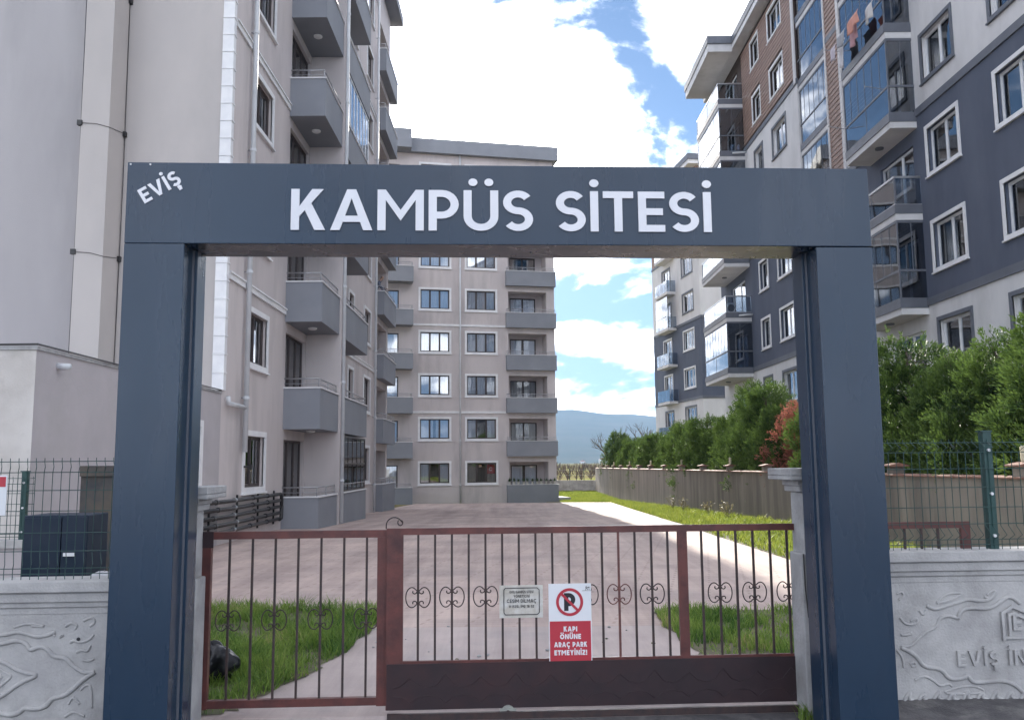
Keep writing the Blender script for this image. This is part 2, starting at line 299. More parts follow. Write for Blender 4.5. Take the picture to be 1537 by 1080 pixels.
def stroke_prism(mb, pts, t, y0, y1):
    P = [Vector(p) for p in pts]; n = len(P); cl = (P[0] - P[-1]).length < 1e-4
    if cl: P = P[:-1]; n -= 1
    Lf, Rt = [], []
    for k in range(n):
        a = P[k - 1] if (k > 0 or cl) else None; b = P[(k + 1) % n] if (k < n - 1 or cl) else None
        d1 = (P[k] - a).normalized() if a is not None else (b - P[k]).normalized(); d2 = (b - P[k]).normalized() if b is not None else d1
        m = d1 + d2; m = m.normalized() if m.length > 1e-4 else d1
        nn = Vector((-m.y, m.x)); w = t / 2 / max(0.5, abs(nn.dot(Vector((-d1.y, d1.x))))); Lf.append(P[k] + nn * w); Rt.append(P[k] - nn * w)
    i = len(mb.v)
    for k in range(n):
        for q in (Lf[k], Rt[k]):
            mb.v.append((q.x, y0, q.y)); mb.v.append((q.x, y1, q.y))
    for k in range(n if cl else n - 1):
        a = i + 4 * k; b = i + 4 * ((k + 1) % n)
        mb.f += [(a, a + 2, b + 2, b), (a + 1, b + 1, b + 3, a + 3), (a, b, b + 1, a + 1), (a + 2, a + 3, b + 3, b + 2)]
    if not cl:
        a = i; mb.f.append((a, a + 1, a + 3, a + 2)); b = i + 4 * (n - 1); mb.f.append((b, b + 2, b + 3, b + 1))
def letter_mesh(ch, t, depth):
    w, P, K = glyph(ch, t); mb = MB(); e = 0.0
    for p in P: mb.prism(p, -depth - e, 0); e += depth * 0.02
    for k in K: stroke_prism(mb, k, t, -depth - e, 0); e += depth * 0.02
    return w, mb
def text_width(s, t, sp): return sum(glyph(c, t)[0] + sp for c in s) - sp
def text(parent, M, s, size, t, m, depth, sp=0.13, name='letter', fit=None, joined=None):
    """letters stand on M's x axis, facing -y; fit = total width wanted"""
    x = 0.0; k = (fit / (text_width(s, t, sp) * size)) if fit else 1.0; allm = MB()
    for ch in s:
        w, mb = letter_mesh(ch, t, depth / size)
        if ch != ' ':
            if joined:
                i = len(allm.v); allm.v += [((x + v[0]) * size * k, v[1] * size, v[2] * size) for v in mb.v]; allm.f += [tuple(q + i for q in f) for f in mb.f]
            else:
                mb.v = [(v[0] * size * k, v[1] * size, v[2] * size) for v in mb.v]
                part(name, mb, m, parent, M @ T(x * size * k, 0, 0))
        x += w + sp
    if joined: return part(joined, allm, m, parent, M)

# ------------------------------------------------------------------ ground
def gz(y): return 0.0 if y < 22 else (-0.026 * (y - 22) if y < 60 else -0.988)
def sheet(name, lf, rf, y0, y1, n, dz, m, parent=None, kind='structure', nx=1):
    mb = MB(); ys = [y0 + (y1 - y0) * i / n for i in range(n + 1)]
    for y in ys:
        a, b = lf(y), rf(y)
        for j in range(nx + 1): mb.v.append((a + (b - a) * j / nx, y, gz(y) + dz))
    for i in range(n):
        for j in range(nx):
            k = i * (nx + 1) + j; mb.f.append((k, k + 1, k + nx + 2, k + nx + 1))
    return tag(part(name, mb, m, parent), kind=kind)
def interp(pts):
    def f(y):
        for (a, xa), (b, xb) in zip(pts, pts[1:]):
            if y <= b: return xa + (xb - xa) * max(0, (y - a)) / (b - a)
        return pts[-1][1]
    return f
M_field = mat('field_soil', (0.20, 0.19, 0.08), (0.16, 0.13, 0.085), 0.05, 0.95, c3=(0.24, 0.27, 0.07), s3=0.02, spec=0.0)
mbg = MB(); ys = [-60, -2, 10, 22, 40, 60, 90, 200, 600, 2000, 5600]
for y in ys:
    for x in (-7200, -200, -20, 0, 20, 200, 7200): mbg.v.append((x, y, gz(y) - 0.06))
for i in range(len(ys) - 1):
    for j in range(6): k = i * 7 + j; mbg.f.append((k, k + 1, k + 8, k + 7))
tag(part('ground', mbg, M_field), kind='structure')
A3 = math.tan(R(3.0))
def road_edge(x): return 5.99 + A3 * x
# street in front
M_asph = mat('street_gravel', (0.115, 0.11, 0.115), (0.065, 0.063, 0.068), 7, 0.95, 0.9, 70, c3=(0.19, 0.18, 0.175), s3=5)
mb = MB(); xs = [-40, -6, -3, 0, 3, 6, 40]
for x in xs: mb.v += [(x, -40, -0.035), (x, road_edge(x), -0.035)]
for i in range(len(xs) - 1): mb.f.append((2 * i, 2 * i + 2, 2 * i + 3, 2 * i + 1))
tag(part('street', mb, M_asph), kind='structure')
# courtyard paving: stamped concrete with faint plank joints
M_pave = mat('courtyard_concrete', (0.58, 0.46, 0.415), (0.47, 0.375, 0.345), 0.8, 0.85, 0.4, 35, c3=(0.39, 0.325, 0.305), s3=0.5, detail=9, spec=0.2)
def add_joints(m, sx, sy, strength=0.5):
    n = m.node_tree.nodes; l = m.node_tree.links; b = n['Principled BSDF']
    g = n.new('ShaderNodeNewGeometry'); mpn = n.new('ShaderNodeMapping'); mpn.inputs['Scale'].default_value = (sx, sy, 1); mpn.inputs['Rotation'].default_value = (0, 0, 0.05); l.new(g.outputs['Position'], mpn.inputs[0])
    t = n.new('ShaderNodeTexBrick'); t.inputs['Scale'].default_value = 1; t.inputs['Mortar Size'].default_value = 0.012; t.inputs['Mortar Smooth'].default_value = 0.6
    t.inputs['Color1'].default_value = (1, 1, 1, 1); t.inputs['Color2'].default_value = (0.9, 0.9, 0.9, 1); t.inputs['Mortar'].default_value = (0.62, 0.6, 0.6, 1); l.new(mpn.outputs[0], t.inputs['Vector'])
    src = b.inputs['Base Color'].links[0].from_socket
    x = n.new('ShaderNodeMix'); x.data_type = 'RGBA'; x.blend_type = 'MULTIPLY'; x.inputs[0].default_value = strength; l.new(src, x.inputs[6]); l.new(t.outputs['Color'], x.inputs[7]); l.new(x.outputs[2], b.inputs['Base Color'])
add_joints(M_pave, 0.5, 2.2, 0.6)
def add_tracks(m, strength):          # years of tyres running up and down the drive
    n = m.node_tree.nodes; l = m.node_tree.links; b = n['Principled BSDF']; src = b.inputs['Base Color'].links[0].from_socket
    g = n.new('ShaderNodeNewGeometry'); mpn = n.new('ShaderNodeMapping'); mpn.inputs['Scale'].default_value = (1.5, 0.07, 1); mpn.inputs['Rotation'].default_value = (0, 0, -0.06); l.new(g.outputs['Position'], mpn.inputs[0])
    t = n.new('ShaderNodeTexNoise'); t.inputs['Scale'].default_value = 1.0; t.inputs['Detail'].default_value = 7; t.inputs['Roughness'].default_value = .7; l.new(mpn.outputs[0], t.inputs['Vector'])
    r = n.new('ShaderNodeValToRGB'); r.color_ramp.elements[0].position = .35; r.color_ramp.elements[1].position = .62; r.color_ramp.elements[0].color = (.62, .61, .62, 1); r.color_ramp.elements[1].color = (1, 1, 1, 1); l.new(t.outputs['Fac'], r.inputs[0])
    x = n.new('ShaderNodeMix'); x.data_type = 'RGBA'; x.blend_type = 'MULTIPLY'; x.inputs[0].default_value = strength; l.new(src, x.inputs[6]); l.new(r.outputs[0], x.inputs[7]); l.new(x.outputs[2], b.inputs['Base Color'])
add_tracks(M_pave, .75)
pave_r = interp([(6, 5.2), (14.4, 4.65), (20.6, 4.5), (27, 4.75), (40, 5.4), (57, 6.3)])
sheet('courtyard_paving', lambda y: -6.3, pave_r, 9.0, 57.0, 40, 0.0, M_pave)
M_apron = mat('apron_concrete', (0.52, 0.44, 0.42), (0.45, 0.38, 0.365), 1.2, 0.88, 0.5, 40, c3=(0.40, 0.36, 0.355), s3=0.9, spec=0.2)
mb = MB()
xs = [-6.3, -3, 0, 3, 5.0]
for x in xs: mb.v += [(x, road_edge(x), 0.004), (x, 9.05, 0.004), (x, road_edge(x), -0.04)]
for i in range(len(xs) - 1):
    a = 3 * i; mb.f += [(a, a + 3, a + 4, a + 1), (a, a + 2, a + 5, a + 3)]
add_tracks(M_apron, .7)
tag(part('gate_apron', mb, M_apron), kind='structure')
sheet('grass_verge', pave_r, lambda y: 7.62, 10.2, 57, 24, -0.012, M_soil)
sheet('grass_verge', lambda y: 2.2, lambda y: 8.0, 57, 81, 8, 0.006, M_soil)
# trodden dirt banked against the right street wall
mb = MB(); nx, ny = 40, 8; r_ = random.Random(12)
for i in range(nx + 1):
    x = 2.3 + 4.2 * i / nx
    for j in range(ny + 1): t = j / ny; mb.v.append((x, 4.75 + t * 1.2 + A3 * x, -.04 + .10 * t ** 1.4 + (r_.uniform(-.009, .009) if 0 < j else 0)))
for i in range(nx):
    for j in range(ny): k = i * (ny + 1) + j; mb.f.append((k, k + ny + 1, k + ny + 2, k + 1))
tag(part('roadside_dirt', mb, M_asph, smooth=True), kind='structure')
# gate rail set in the threshold
Mg = T(0, 6.08, 0) @ RZ(R(3.0))
tag(part('gate_track', MB().box(-0.85, 3.3, -0.10, -0.07, -0.03, 0.014), M_iron, None, Mg), kind='structure')

def in_poly(x, y, P):
    c = False; j = len(P) - 1
    for i in range(len(P)):
        if (P[i][1] > y) != (P[j][1] > y) and x < (P[j][0] - P[i][0]) * (y - P[i][1]) / (P[j][1] - P[i][1]) + P[i][0]: c = not c
        j = i
    return c
def blades(name, P, n, h, w, m, label, dens=None, lean=0.5, seed=1, base=0.0):
    rnd = random.Random(seed); mb = MB(); x0 = min(p[0] for p in P); x1 = max(p[0] for p in P); y0 = min(p[1] for p in P); y1 = max(p[1] for p in P); c = 0; tries = 0
    while c < n and tries < n * 6:
        tries += 1
        x = rnd.uniform(x0, x1); y = rnd.uniform(y0, y1)
        if not in_poly(x, y, P): continue
        k = math.sin(x * 2.3 + 1.1) * math.sin(y * 1.9) * .5 + math.sin(x * 5.1 + y * 4.3) * .3 + math.sin(x * 11 - y * 9) * .2
        if dens and rnd.random() > dens(x, y, k): continue
        hh = h * rnd.uniform(.3, 1.2) * (1 + .6 * k); a = rnd.uniform(0, 6.283); l = rnd.uniform(.1, lean) * hh
        dx, dy = math.cos(a) * l, math.sin(a) * l; b = rnd.uniform(0, 6.283); wx, wy = math.cos(b) * w / 2, math.sin(b) * w / 2; z = gz(y) + base
        i = len(mb.v)
        mb.v += [(x - wx, y - wy, z), (x + wx, y + wy, z), (x + dx * .4 + wx * .7, y + dy * .4 + wy * .7, z + hh * .6), (x + dx * .4 - wx * .7, y + dy * .4 - wy * .7, z + hh * .6), (x + dx, y + dy, z + hh)]
        mb.f += [(i, i + 1, i + 2, i + 3), (i + 3, i + 2, i + 4)]; c += 1
    return tag(part(name, mb, m), label, 'grass', kind='stuff')
def wob(P, amp, seed, n=7):
    rnd = random.Random(seed); o = []
    for k in range(len(P)):
        a, b = P[k], P[(k + 1) % len(P)]
        for i in range(n): t = i / n; o.append((a[0] + (b[0] - a[0]) * t + rnd.uniform(-amp, amp), a[1] + (b[1] - a[1]) * t + rnd.uniform(-amp, amp)))
    return o
PL = [(-4.8, 6.2), (-1.95, 5.98), (-1.78, 6.5), (-1.58, 7.4), (-1.40, 9.2), (-1.45, 9.9), (-2.6, 10.25), (-4.6, 10.2)]
PR = [(1.60, 7.5), (1.52, 8.4), (1.55, 9.9), (2.3, 9.95), (3.4, 9.8), (3.9, 8.2), (3.6, 7.0), (2.4, 6.9)]
for P_, nm in ((PL, 1), (PR, 2)):
    PP = wob(P_, 0.05, nm); mb = MB(); mb.poly([(p[0], p[1], 0.010) for p in PP]); tag(part('grass_bed', mb, M_soil), kind='structure')
blades('grass', wob(PL, 0.05, 1), 24000, 0.14, 0.010, M_grass, 'lush green grass patch beside the left gate pillar', dens=lambda x, y, k: 1.0 if k > -.25 else .22, lean=1.2, seed=3)
blades('grass', wob(PR, 0.05, 2), 9000, 0.10, 0.011, M_grass, 'thin weedy grass patch behind the sliding gate', dens=lambda x, y, k: 0.9 if k > -0.1 else 0.25, lean=0.9, seed=4)
PV = [(pave_r(y) + 0.02, y) for y in (11, 14.4, 20.6, 27, 40, 56)] + [(3.2, 57.5), (3.2, 80), (7.4, 80), (7.4, 11)]
blades('grass', PV, 52000, 0.15, 0.022, M_grassy, 'sunlit yellow green grass strip along the boundary wall', lean=1.0, seed=5)
# dry weeds standing in the verge
def weed(x, y, h, seed):
    rnd = random.Random(seed); mb = MB()
    for s in range(14):
        a = rnd.uniform(0, 6.28); l = rnd.uniform(.1, .5) * h; p0 = Vector((x, y, gz(y))); p1 = p0 + Vector((math.cos(a) * l, math.sin(a) * l, h * rnd.uniform(.6, 1)))
        mb.tube([p0, (p0 + p1) / 2 + Vector((0, 0, h * .06)), p1], [.006, .005, .003], 3)
        for q in range(6):
            t = rnd.uniform(.45, 1); c = p0.lerp(p1, t); d = Vector((rnd.uniform(-1, 1), rnd.uniform(-1, 1), rnd.uniform(0, 1))) * .07
            mb.quad(c, c + d * .6 + Vector((.02, 0, .01)), c + d, c + d * .6 - Vector((.02, 0, .01)))
    return mb
M_dry = leaf_mat('dry_weed', (0.13, 0.12, 0.07), (0.24, 0.21, 0.12), 0.3)
for i, (x, y, h) in enumerate([(6.6, 27, .6), (6.9, 31, .55), (6.8, 35, .6), (7.0, 38.5, .6)]):
    tag(part('dry_weed', weed(x, y, h, i), M_dry), 'dry straw coloured weed standing in the grass by the boundary wall', 'weed', 'dry weeds in the verge')

# ------------------------------------------------------------------ shared building pieces
def wall_mesh(u0, u1, z0, z1, holes, th=0.2):
    """facade slab in local (u, depth, z); front at depth 0"""
    mb = MB(); us = sorted({u0, u1, *[h[0] for h in holes], *[h[1] for h in holes]}); zs = sorted({z0, z1, *[h[2] for h in holes], *[h[3] for h in holes]})
    us = [u for u in us if u0 <= u <= u1]; zs = [z for z in zs if z0 <= z <= z1]
    for i in range(len(us) - 1):
        j = 0
        while j < len(zs) - 1:
            cu = (us[i] + us[i + 1]) / 2
            inh = lambda jj: any(h[0] < cu < h[1] and h[2] < (zs[jj] + zs[jj + 1]) / 2 < h[3] for h in holes)
            if inh(j): j += 1; continue
            k = j
            while k < len(zs) - 1 and not inh(k): k += 1
            mb.quad((us[i], 0, zs[j]), (us[i + 1], 0, zs[j]), (us[i + 1], 0, zs[k]), (us[i], 0, zs[k])); j = k
    for h in holes:
        a, b, c, d = max(h[0], u0), min(h[1], u1), max(h[2], z0), min(h[3], z1)
        if a >= b or c >= d: continue
        mb.quad((a, 0, c), (a, th, c), (a, th, d), (a, 0, d)); mb.quad((b, 0, c), (b, 0, d), (b, th, d), (b, th, c))
        if c > z0: mb.quad((a, 0, c), (b, 0, c), (b, th, c), (a, th, c))
        if d < z1: mb.quad((a, 0, d), (a, th, d), (b, th, d), (b, 0, d))
    mb.quad((u0, 0, z0), (u0, 0, z1), (u0, th, z1), (u0, th, z0)); mb.quad((u1, 0, z0), (u1, th, z0), (u1, th, z1), (u1, 0, z1)); mb.quad((u0, 0, z1), (u1, 0, z1), (u1, th, z1), (u0, th, z1))
    return mb
def ring(mb, u0, u1, z0, z1, w, y0, y1):
    mb.box(u0, u1, y0, y1, z1 - w, z1); mb.box(u0, u1, y0, y1, z0, z0 + w); mb.box(u0, u0 + w, y0, y1, z0 + w, z1 - w); mb.box(u1 - w, u1, y0, y1, z0 + w, z1 - w)
def curtain_mesh(w, h, cover, seed):
    rnd = random.Random(seed); mb = MB(); n = max(6, int(w / 0.06)); prev = None; a = rnd.uniform(0, 6); spans = cover
    for (s, e) in spans:
        prev = None
        for i in range(n + 1):
            t = s + (e - s) * i / n; y = 0.018 * math.sin(a + i * 1.9) + rnd.uniform(-.004, .004)
            if prev: mb.quad((prev[0], prev[1], 0.02), (t * w, y, 0.02), (t * w, y, h), (prev[0], prev[1], h))
            prev = (t * w, y)
    return mb
CURT = [[(0, 1)], [(0, .45), (.55, 1)], [(0, .33), (.7, 1)], [(0, 1)], [(0, .3)], []]
def window(root, M, u0, u1, z0, z1, sashes=2, fm=None, tm=None, tw=0.12, sill=True, curt=0, cm=None, depth=0.10, door=False, proud=0.035, gm=None, splits=None):
    """opening u0..u1, z0..z1 in the facade frame M; the part is the sash frame, its pieces are children"""
    fm = fm or M_brown; w, h = u1 - u0, z1 - z0; B = M @ T(u0, 0, z0); rk = lambda *a: tuple(round(x, 2) if isinstance(x, float) else x for x in a)
    sp = splits or [i / sashes for i in range(1, sashes)]
    def fr():
        mb = MB(); ring(mb, 0.0, w, 0.0, h, 0.04, depth - 0.01, depth + 0.06)
        for s in sp: mb.box(s * w - 0.026, s * w + 0.026, depth - 0.013, depth + 0.05, 0.04, h - 0.04)
        e = [0] + sp + [1]
        for a, b in zip(e, e[1:]): ring(mb, a * w + (0.042 if a == 0 else 0.024), b * w - (0.042 if b == 1 else 0.024), 0.042, h - 0.042, 0.034, depth, depth + 0.045)
        return mb
    f = part('balcony_door' if door else 'window', cached(rk('window_frame', w, h, tuple(round(x, 2) for x in sp), depth, fm.name), fr, fm), fm, root, B)
    e = [0] + sp + [1]
    for a, b in zip(e, e[1:]):
        pw = (b - a) * w - 0.10
        part('pane', cached(rk('pane', pw, h, (gm or M_glass).name), lambda: MB().box(0, pw, 0, 0.006, 0, h - 0.124), gm or M_glass), None, f, B @ T(a * w + 0.05, depth + 0.02, 0.062))
    if tm:
        def tr():
            mb = MB(); y0, y1 = -proud, 0.03
            mb.box(-tw, w + tw, y0, y1, h, h + tw); mb.box(-tw, 0, y0, y1, 0, h); mb.box(w, w + tw, y0, y1, 0, h)
            if not door: mb.box(-tw, w + tw, y0, y1, -tw, 0)
            return mb
        part('surround', cached(rk('surround', w, h, tw, proud, door, tm.name), tr, tm), None, f, B)
    if sill and not door:
        part('sill', cached(rk('sill', w, tw, (tm or M_trim).name), lambda: MB().box(-tw - 0.03, w + tw + 0.03, -proud - 0.04, 0.02, -tw - 0.035, -tw + 0.006), tm or M_trim), None, f, B)
    def it():
        mb = MB(); y0, y1 = 0.19, 0.95
        mb.quad((0, y1, 0), (w, y1, 0), (w, y1, h), (0, y1, h)); mb.quad((0, y0, 0), (0, y1, 0), (0, y1, h), (0, y0, h)); mb.quad((w, y0, 0), (w, y0, h), (w, y1, h), (w, y1, 0))
        mb.quad((0, y0, h), (0, y1, h), (w, y1, h), (w, y0, h)); mb.quad((0, y0, 0), (w, y0, 0), (w, y1, 0), (0, y1, 0)); return mb
    part('room_interior', cached(rk('room_interior', w, h), it, M_dark), None, f, B)
    cv = CURT[curt % len(CURT)]
    if cv:
        cm = cm or M_curt
        part('curtain', cached(rk('curtain', w, h, curt % 6, cm.name), lambda: curtain_mesh(w, h, cv, int(w * 100) + curt), cm), None, f, B @ T(0, 0.185, 0))
    return f
def balcony(root, M, u0, u1, zb, zc, dep, m=None, railing=True, coping=True, sides=(True, True), thick=0.12, rail_h=0.27, floor=True, lamp=True):
    """solid parapet balcony hung on facade M, reaching dep metres out (negative depth)"""
    m = m or M_grey; w = u1 - u0; h = zc - zb; B = M @ T(u0, 0, zb); k = ('balcony', round(w, 2), round(h, 2), round(dep, 2), sides, m.name)
    def bm():
        mb = MB(); mb.box(0, w, -dep, 0.02, 0, 0.14); mb.box(0, w, -dep, -dep + thick, 0.14, h)
        if sides[0]: mb.box(0, thick, -dep + thick, 0.02, 0.14, h)
        if sides[1]: mb.box(w - thick, w, -dep + thick, 0.02, 0.14, h)
        return mb
    b = part('balcony', cached(k, bm, m), None, root, B)
    if coping:
        def cp():
            mb = MB(); e = 0.03
            mb.box(-e * sides[0], w + e * sides[1], -dep - e, -dep + thick + e, h, h + 0.035)
            if sides[0]: mb.box(-e, thick + e, -dep + thick + e, 0.0, h, h + 0.035)
            if sides[1]: mb.box(w - thick - e, w + e, -dep + thick + e, 0.0, h, h + 0.035)
            return mb
        part('coping', cached(('coping',) + k[1:5], cp, M_trim), None, b, B)
    if railing:
        def rl():
            mb = MB(); y = -dep + thick / 2; z = h + rail_h; pts = [(w - thick / 2, y, z), (thick / 2, y, z)]
            if sides[0]: pts.append((thick / 2, 0.0, z))
            if sides[1]: pts.insert(0, (w - thick / 2, 0.0, z))
            mb.tube(pts, 0.022, 6); mb.tube([(p[0], p[1], z - rail_h * .5) for p in pts], 0.010, 5)
            n = max(2, int(w / 1.1))
            for i in range(n + 1): x = thick / 2 + (w - thick) * i / n; mb.tube([(x, y, h), (x, y, z)], 0.014, 5)
            if sides[0] and dep > .6: mb.tube([(thick / 2, -dep / 2, h), (thick / 2, -dep / 2, z)], 0.014, 5)
            return mb
        part('railing', cached(('railing',) + k[1:5], rl, M_alu, True), None, b, B)
    if lamp and dep > .6:
        part('ceiling_lamp', cached('ceiling_lamp', lambda: MB().tube([(0, 0, 0.0), (0, 0, -.03), (0, 0, -.06)], [.13, .13, .09], 14), M_trim, False), None, b, B @ T(w * .45, -dep * .5, 0.001))
    return b
def pipe(root, p0, z0, z1, r, m, step=2.93, off=(0, 0)):
    o = part('downpipe', MB().tube([(p0[0], p0[1], z0), (p0[0], p0[1], z1)], r, 10), m, root, Matrix(), True)
    z = z0 + 1.2
    while z < z1:
        part('pipe_collar', MB().tube([(p0[0], p0[1], z), (p0[0], p0[1], z + .07)], r * 1.28, 10), m, o, Matrix(), False)
        part('pipe_bracket', MB().box(min(p0[0], p0[0] + off[0]) - .012, max(p0[0], p0[0] + off[0]) + .012, min(p0[1], p0[1] + off[1]) - .012, max(p0[1], p0[1] + off[1]) + .012, z + .02, z + .045), M_alu, o, Matrix())
        z += step
    return o

# ------------------------------------------------------------------ left apartment building
SL = 2.93; NL = 8; TOPL = 24.6
BL = thing('apartment_building', 'beige apartment block with grey balconies, downpipes and a blank gable wall, beside the courtyard', 'building', T(-6.2, 18.4, 0))
FL = T(-6.2, 0, 0) @ RZ(R(90))        # local x = world Y, depth = -X
holes = []; wins = []
for k in range(NL):
    z = k * SL
    wins.append((20.09, 21.66, 1.14 + z, 2.34 + z, 'A', k)); wins.append((32.5, 33.5, 1.0 + z, 2.34 + z, 'B', k)); wins.append((35.95, 37.5, 0.98 + z, 2.34 + z, 'C', k))
    wins.append((23.52, 25.75, -0.12 + z, 2.34 + z, 'D', k)); wins.append((27.2, 29.4, -0.12 + z, 2.34 + z, 'D2', k))
for w in wins: holes.append(w[:4])
for k in range(NL): holes.append((39.3, 42.3, -0.08 + k * SL, 2.28 + k * SL))
part('wall', wall_mesh(18.4, 42.8, -1.2, TOPL, holes, 0.2), M_wall, BL, FL)
rnd = random.Random(11)
for (a, b, c, d, t, k) in wins:
    if t in 'ABC': window(BL, FL, a, b, c, d, 2, M_brown, M_trim, 0.13 if t == 'A' else 0.12, True, rnd.choice([0, 1, 1, 2, 4]), M_curt)
    else: window(BL, FL, a, b, c, d, 3 if t == 'D' else 2, M_brown, None, curt=rnd.choice([0, 1, 2, 1]), door=True, cm=rnd.choice([M_curt, M_curt, M_curt2]))
# loggia recesses of the second stack
for k in range(NL):
    z0, z1 = -0.08 + k * SL, 2.28 + k * SL; mb = MB(); y1 = 1.45; a, b = 39.3, 42.3
    mb.quad((a, y1, z0), (b, y1, z0), (b, y1, z1), (a, y1, z1)); mb.quad((a, .2, z0), (a, y1, z0), (a, y1, z1), (a, .2, z1)); mb.quad((b, .2, z0), (b, .2, z1), (b, y1, z1), (b, y1, z0))
    mb.quad((a, .2, z1), (a, y1, z1), (b, y1, z1), (b, .2, z1)); mb.quad((a, .2, z0), (b, .2, z0), (b, y1, z0), (a, y1, z0))
    part('loggia', mb, M_wall, BL, FL)
    balcony(BL, FL, 39.15, 43.15, -0.33 + k * SL + (0 if k else -.25), 0.75 + k * SL, 0.36, sides=(True, True), lamp=False)
# first stack: two balconies per floor parted by a fin wall
for k in range(NL):
    zc = 0.78 + k * SL; zb = zc - 1.1 if k else -0.3
    b1 = balcony(BL, FL, 23.4, 25.84, zb, zc, 1.0, sides=(True, False)); balcony(BL, FL, 26.16, 30.9, zb, zc, 1.0, sides=(False, True))
part('fin_wall', MB().box(25.86, 26.14, -1.06, 0.05, -0.4, TOPL - .1), M_wall, BL, FL)
# enclosed balconies: dark ground-floor glazing, bright glazing high up
def glazing(root, M, u0, u1, z0, z1, dep, n, gm, fm, name='balcony_glazing', mid=None):
    w, h = u1 - u0, z1 - z0; B = M @ T(u0, 0, z0); mb = MB(); ring(mb, 0, w, 0, h, 0.05, -dep, -dep + .05)
    for i in range(1, n): mb.box(w * i / n - .018, w * i / n + .018, -dep + .004, -dep + .045, .05, h - .05)
    if mid: mb.box(.05, w - .05, -dep + .007, -dep + .04, mid - .03, mid + .03)
    f = part(name, mb, fm, root, B)
    for i in range(n):
        a, b = w * i / n + .02, w * (i + 1) / n - .02
        for (c, d) in (((.045, mid - .025), (mid + .025, h - .045)) if mid else ((.045, h - .045),)):
            part('pane', MB().box(a, b, -dep + .02, -dep + .027, c, d), gm, f, B)
    return f
glazing(BL, FL, 26.2, 30.85, 0.82, 2.55, 0.97, 6, M_glassb, M_brown, mid=.85)
glazing(BL, FL, 26.2, 30.85, 0.82 + 4 * SL, 2.58 + 4 * SL, 0.97, 8, M_glass, M_upvc)
glazing(BL, FL, 26.2, 30.85, 0.82 + 6 * SL, 2.58 + 6 * SL, 0.97, 8, M_glass, M_upvc)
# string courses
for z in (5.72, 11.55, 17.4, 23.2):
    for (a, b) in ((18.62, 23.38), (30.95, 39.1)):
        part('string_course', MB().box(a, b, -.045, .02, z, z + .13).box(a, b, -.075, .02, z + .13, z + .17), M_trim, BL, FL)
# corner quoins
z = 3.25; i = 0
while z < TOPL - .5:
    part('quoin', cached('quoin', lambda: MB().box(-.03, .13, -.05, .2, 0, .36).box(-.045, .145, -.065, .2, .36, .395), M_trim), None, BL, FL @ T(18.4, 0, z)); z += .40
# gable wall facing the street, with a chimney breast
FG = T(0, 18.4, 0)
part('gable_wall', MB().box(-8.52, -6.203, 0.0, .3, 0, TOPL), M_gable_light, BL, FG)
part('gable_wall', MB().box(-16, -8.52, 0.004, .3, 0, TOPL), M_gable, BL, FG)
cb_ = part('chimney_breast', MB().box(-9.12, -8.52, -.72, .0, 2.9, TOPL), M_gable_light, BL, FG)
part('wall', MB().box(-16, -6.5, 0.3, 24.0, TOPL - .3, TOPL), M_wall, BL, FG)
part('wall', MB().box(-16, -6.5, 24.1, 24.4, -1, TOPL), M_wall, BL, FG)
part('roof', MB().box(-16.6, -5.6, -.5, 25.0, TOPL, TOPL + .5), M_grey, BL, FG)
# lightning cables with clips down the breast
for (xx, yy) in ((-9.14, -.70), (-8.505, -.03)):
    cbl = part('cable', MB().tube([(xx, yy, 3.3), (xx + .015, yy, 8), (xx - .01, yy, 12), (xx + .012, yy, 17), (xx, yy, TOPL)], 0.008, 5), M_black, BL, FG)
    for z in (6.1, 8.9, 12.0, 15.2, 18.4):
        part('cable_clip', MB().box(xx - .05, xx + .05, yy - .06, yy + .03, z - .05, z + .06), M_black, cbl, FG)
for z in (6.1, 8.9, 12.0): part('cable', MB().tube([(-9.1, -.735, z), (-8.8, -.735, z - .02), (-8.51, -.735, z - .10), (-8.5, -.06, z + .02)], .006, 4), M_black, BL, FG)
pipe(BL, (-6.08, 19.75), 1.95, TOPL, 0.06, M_pipe, off=(-.13, 0))
part('pipe_branch', MB().tube([(-6.10, 18.55, 3.12), (-6.10, 18.6, 2.98), (-6.09, 19.72, 2.96)], .05, 8), M_pipe, BL, Matrix(), True)
pipe(BL, (-5.09, 26.0), -0.05, TOPL, 0.055, M_pipe, off=(-.08, 0))
pipe(BL, (-6.06, 38.2), -0.45, TOPL, 0.055, M_pipe, off=(-.15, 0))
part('pipe_shoe', MB().tube([(-6.06, 38.2, -.45), (-6.0, 38.25, -.5), (-5.4, 38.9, -.56)], .055, 8), M_pipe, BL, Matrix(), True)
for (y, z) in ((20.0, 1.62),): part('gas_valve', MB().tube([(-6.22, y, z), (-6.0, y, z)], .03, 6).box(-6.06, -5.98, y - .05, y + .05, z - .05, z + .05), M_black, BL, Matrix())

# low annex in front of the gable
AX = thing('annex_building', 'low flat roofed plastered annex in front of the tall blank gable', 'building', T(-6.2, 11.2, 0))
FA = T(-6.2, 0, 0) @ RZ(R(90))
aw = [(15.95, 17.2, 1.32, 2.42)]
part('side_wall', wall_mesh(11.2, 18.4, -.2, 3.17, aw, 0.2), M_annex, AX, FA)
window(AX, FA, *aw[0], 2, M_brown, M_trim, .13, True, 0)
part('front_wall', MB().box(-14, -6.2, 0.0, .2, -.2, 3.17), M_annexf, AX, T(0, 11.197, 0))
part('roof_slab', MB().box(-14, -6.18, 11.18, 18.4, 3.17, 3.22), M_conc, AX, Matrix())
part('roof_cable', MB().tube([(-8.5, 11.17, 3.235), (-6.17, 11.17, 3.24), (-6.16, 14, 3.23), (-6.165, 18.3, 3.24)], .014, 5), M_black, AX, Matrix())
part('vent_pipe', MB().tube([(-6.25, 11.75, 3.02), (-6.02, 11.72, 3.0)], [.045, .045], 8), M_pipe, AX, Matrix(), True)
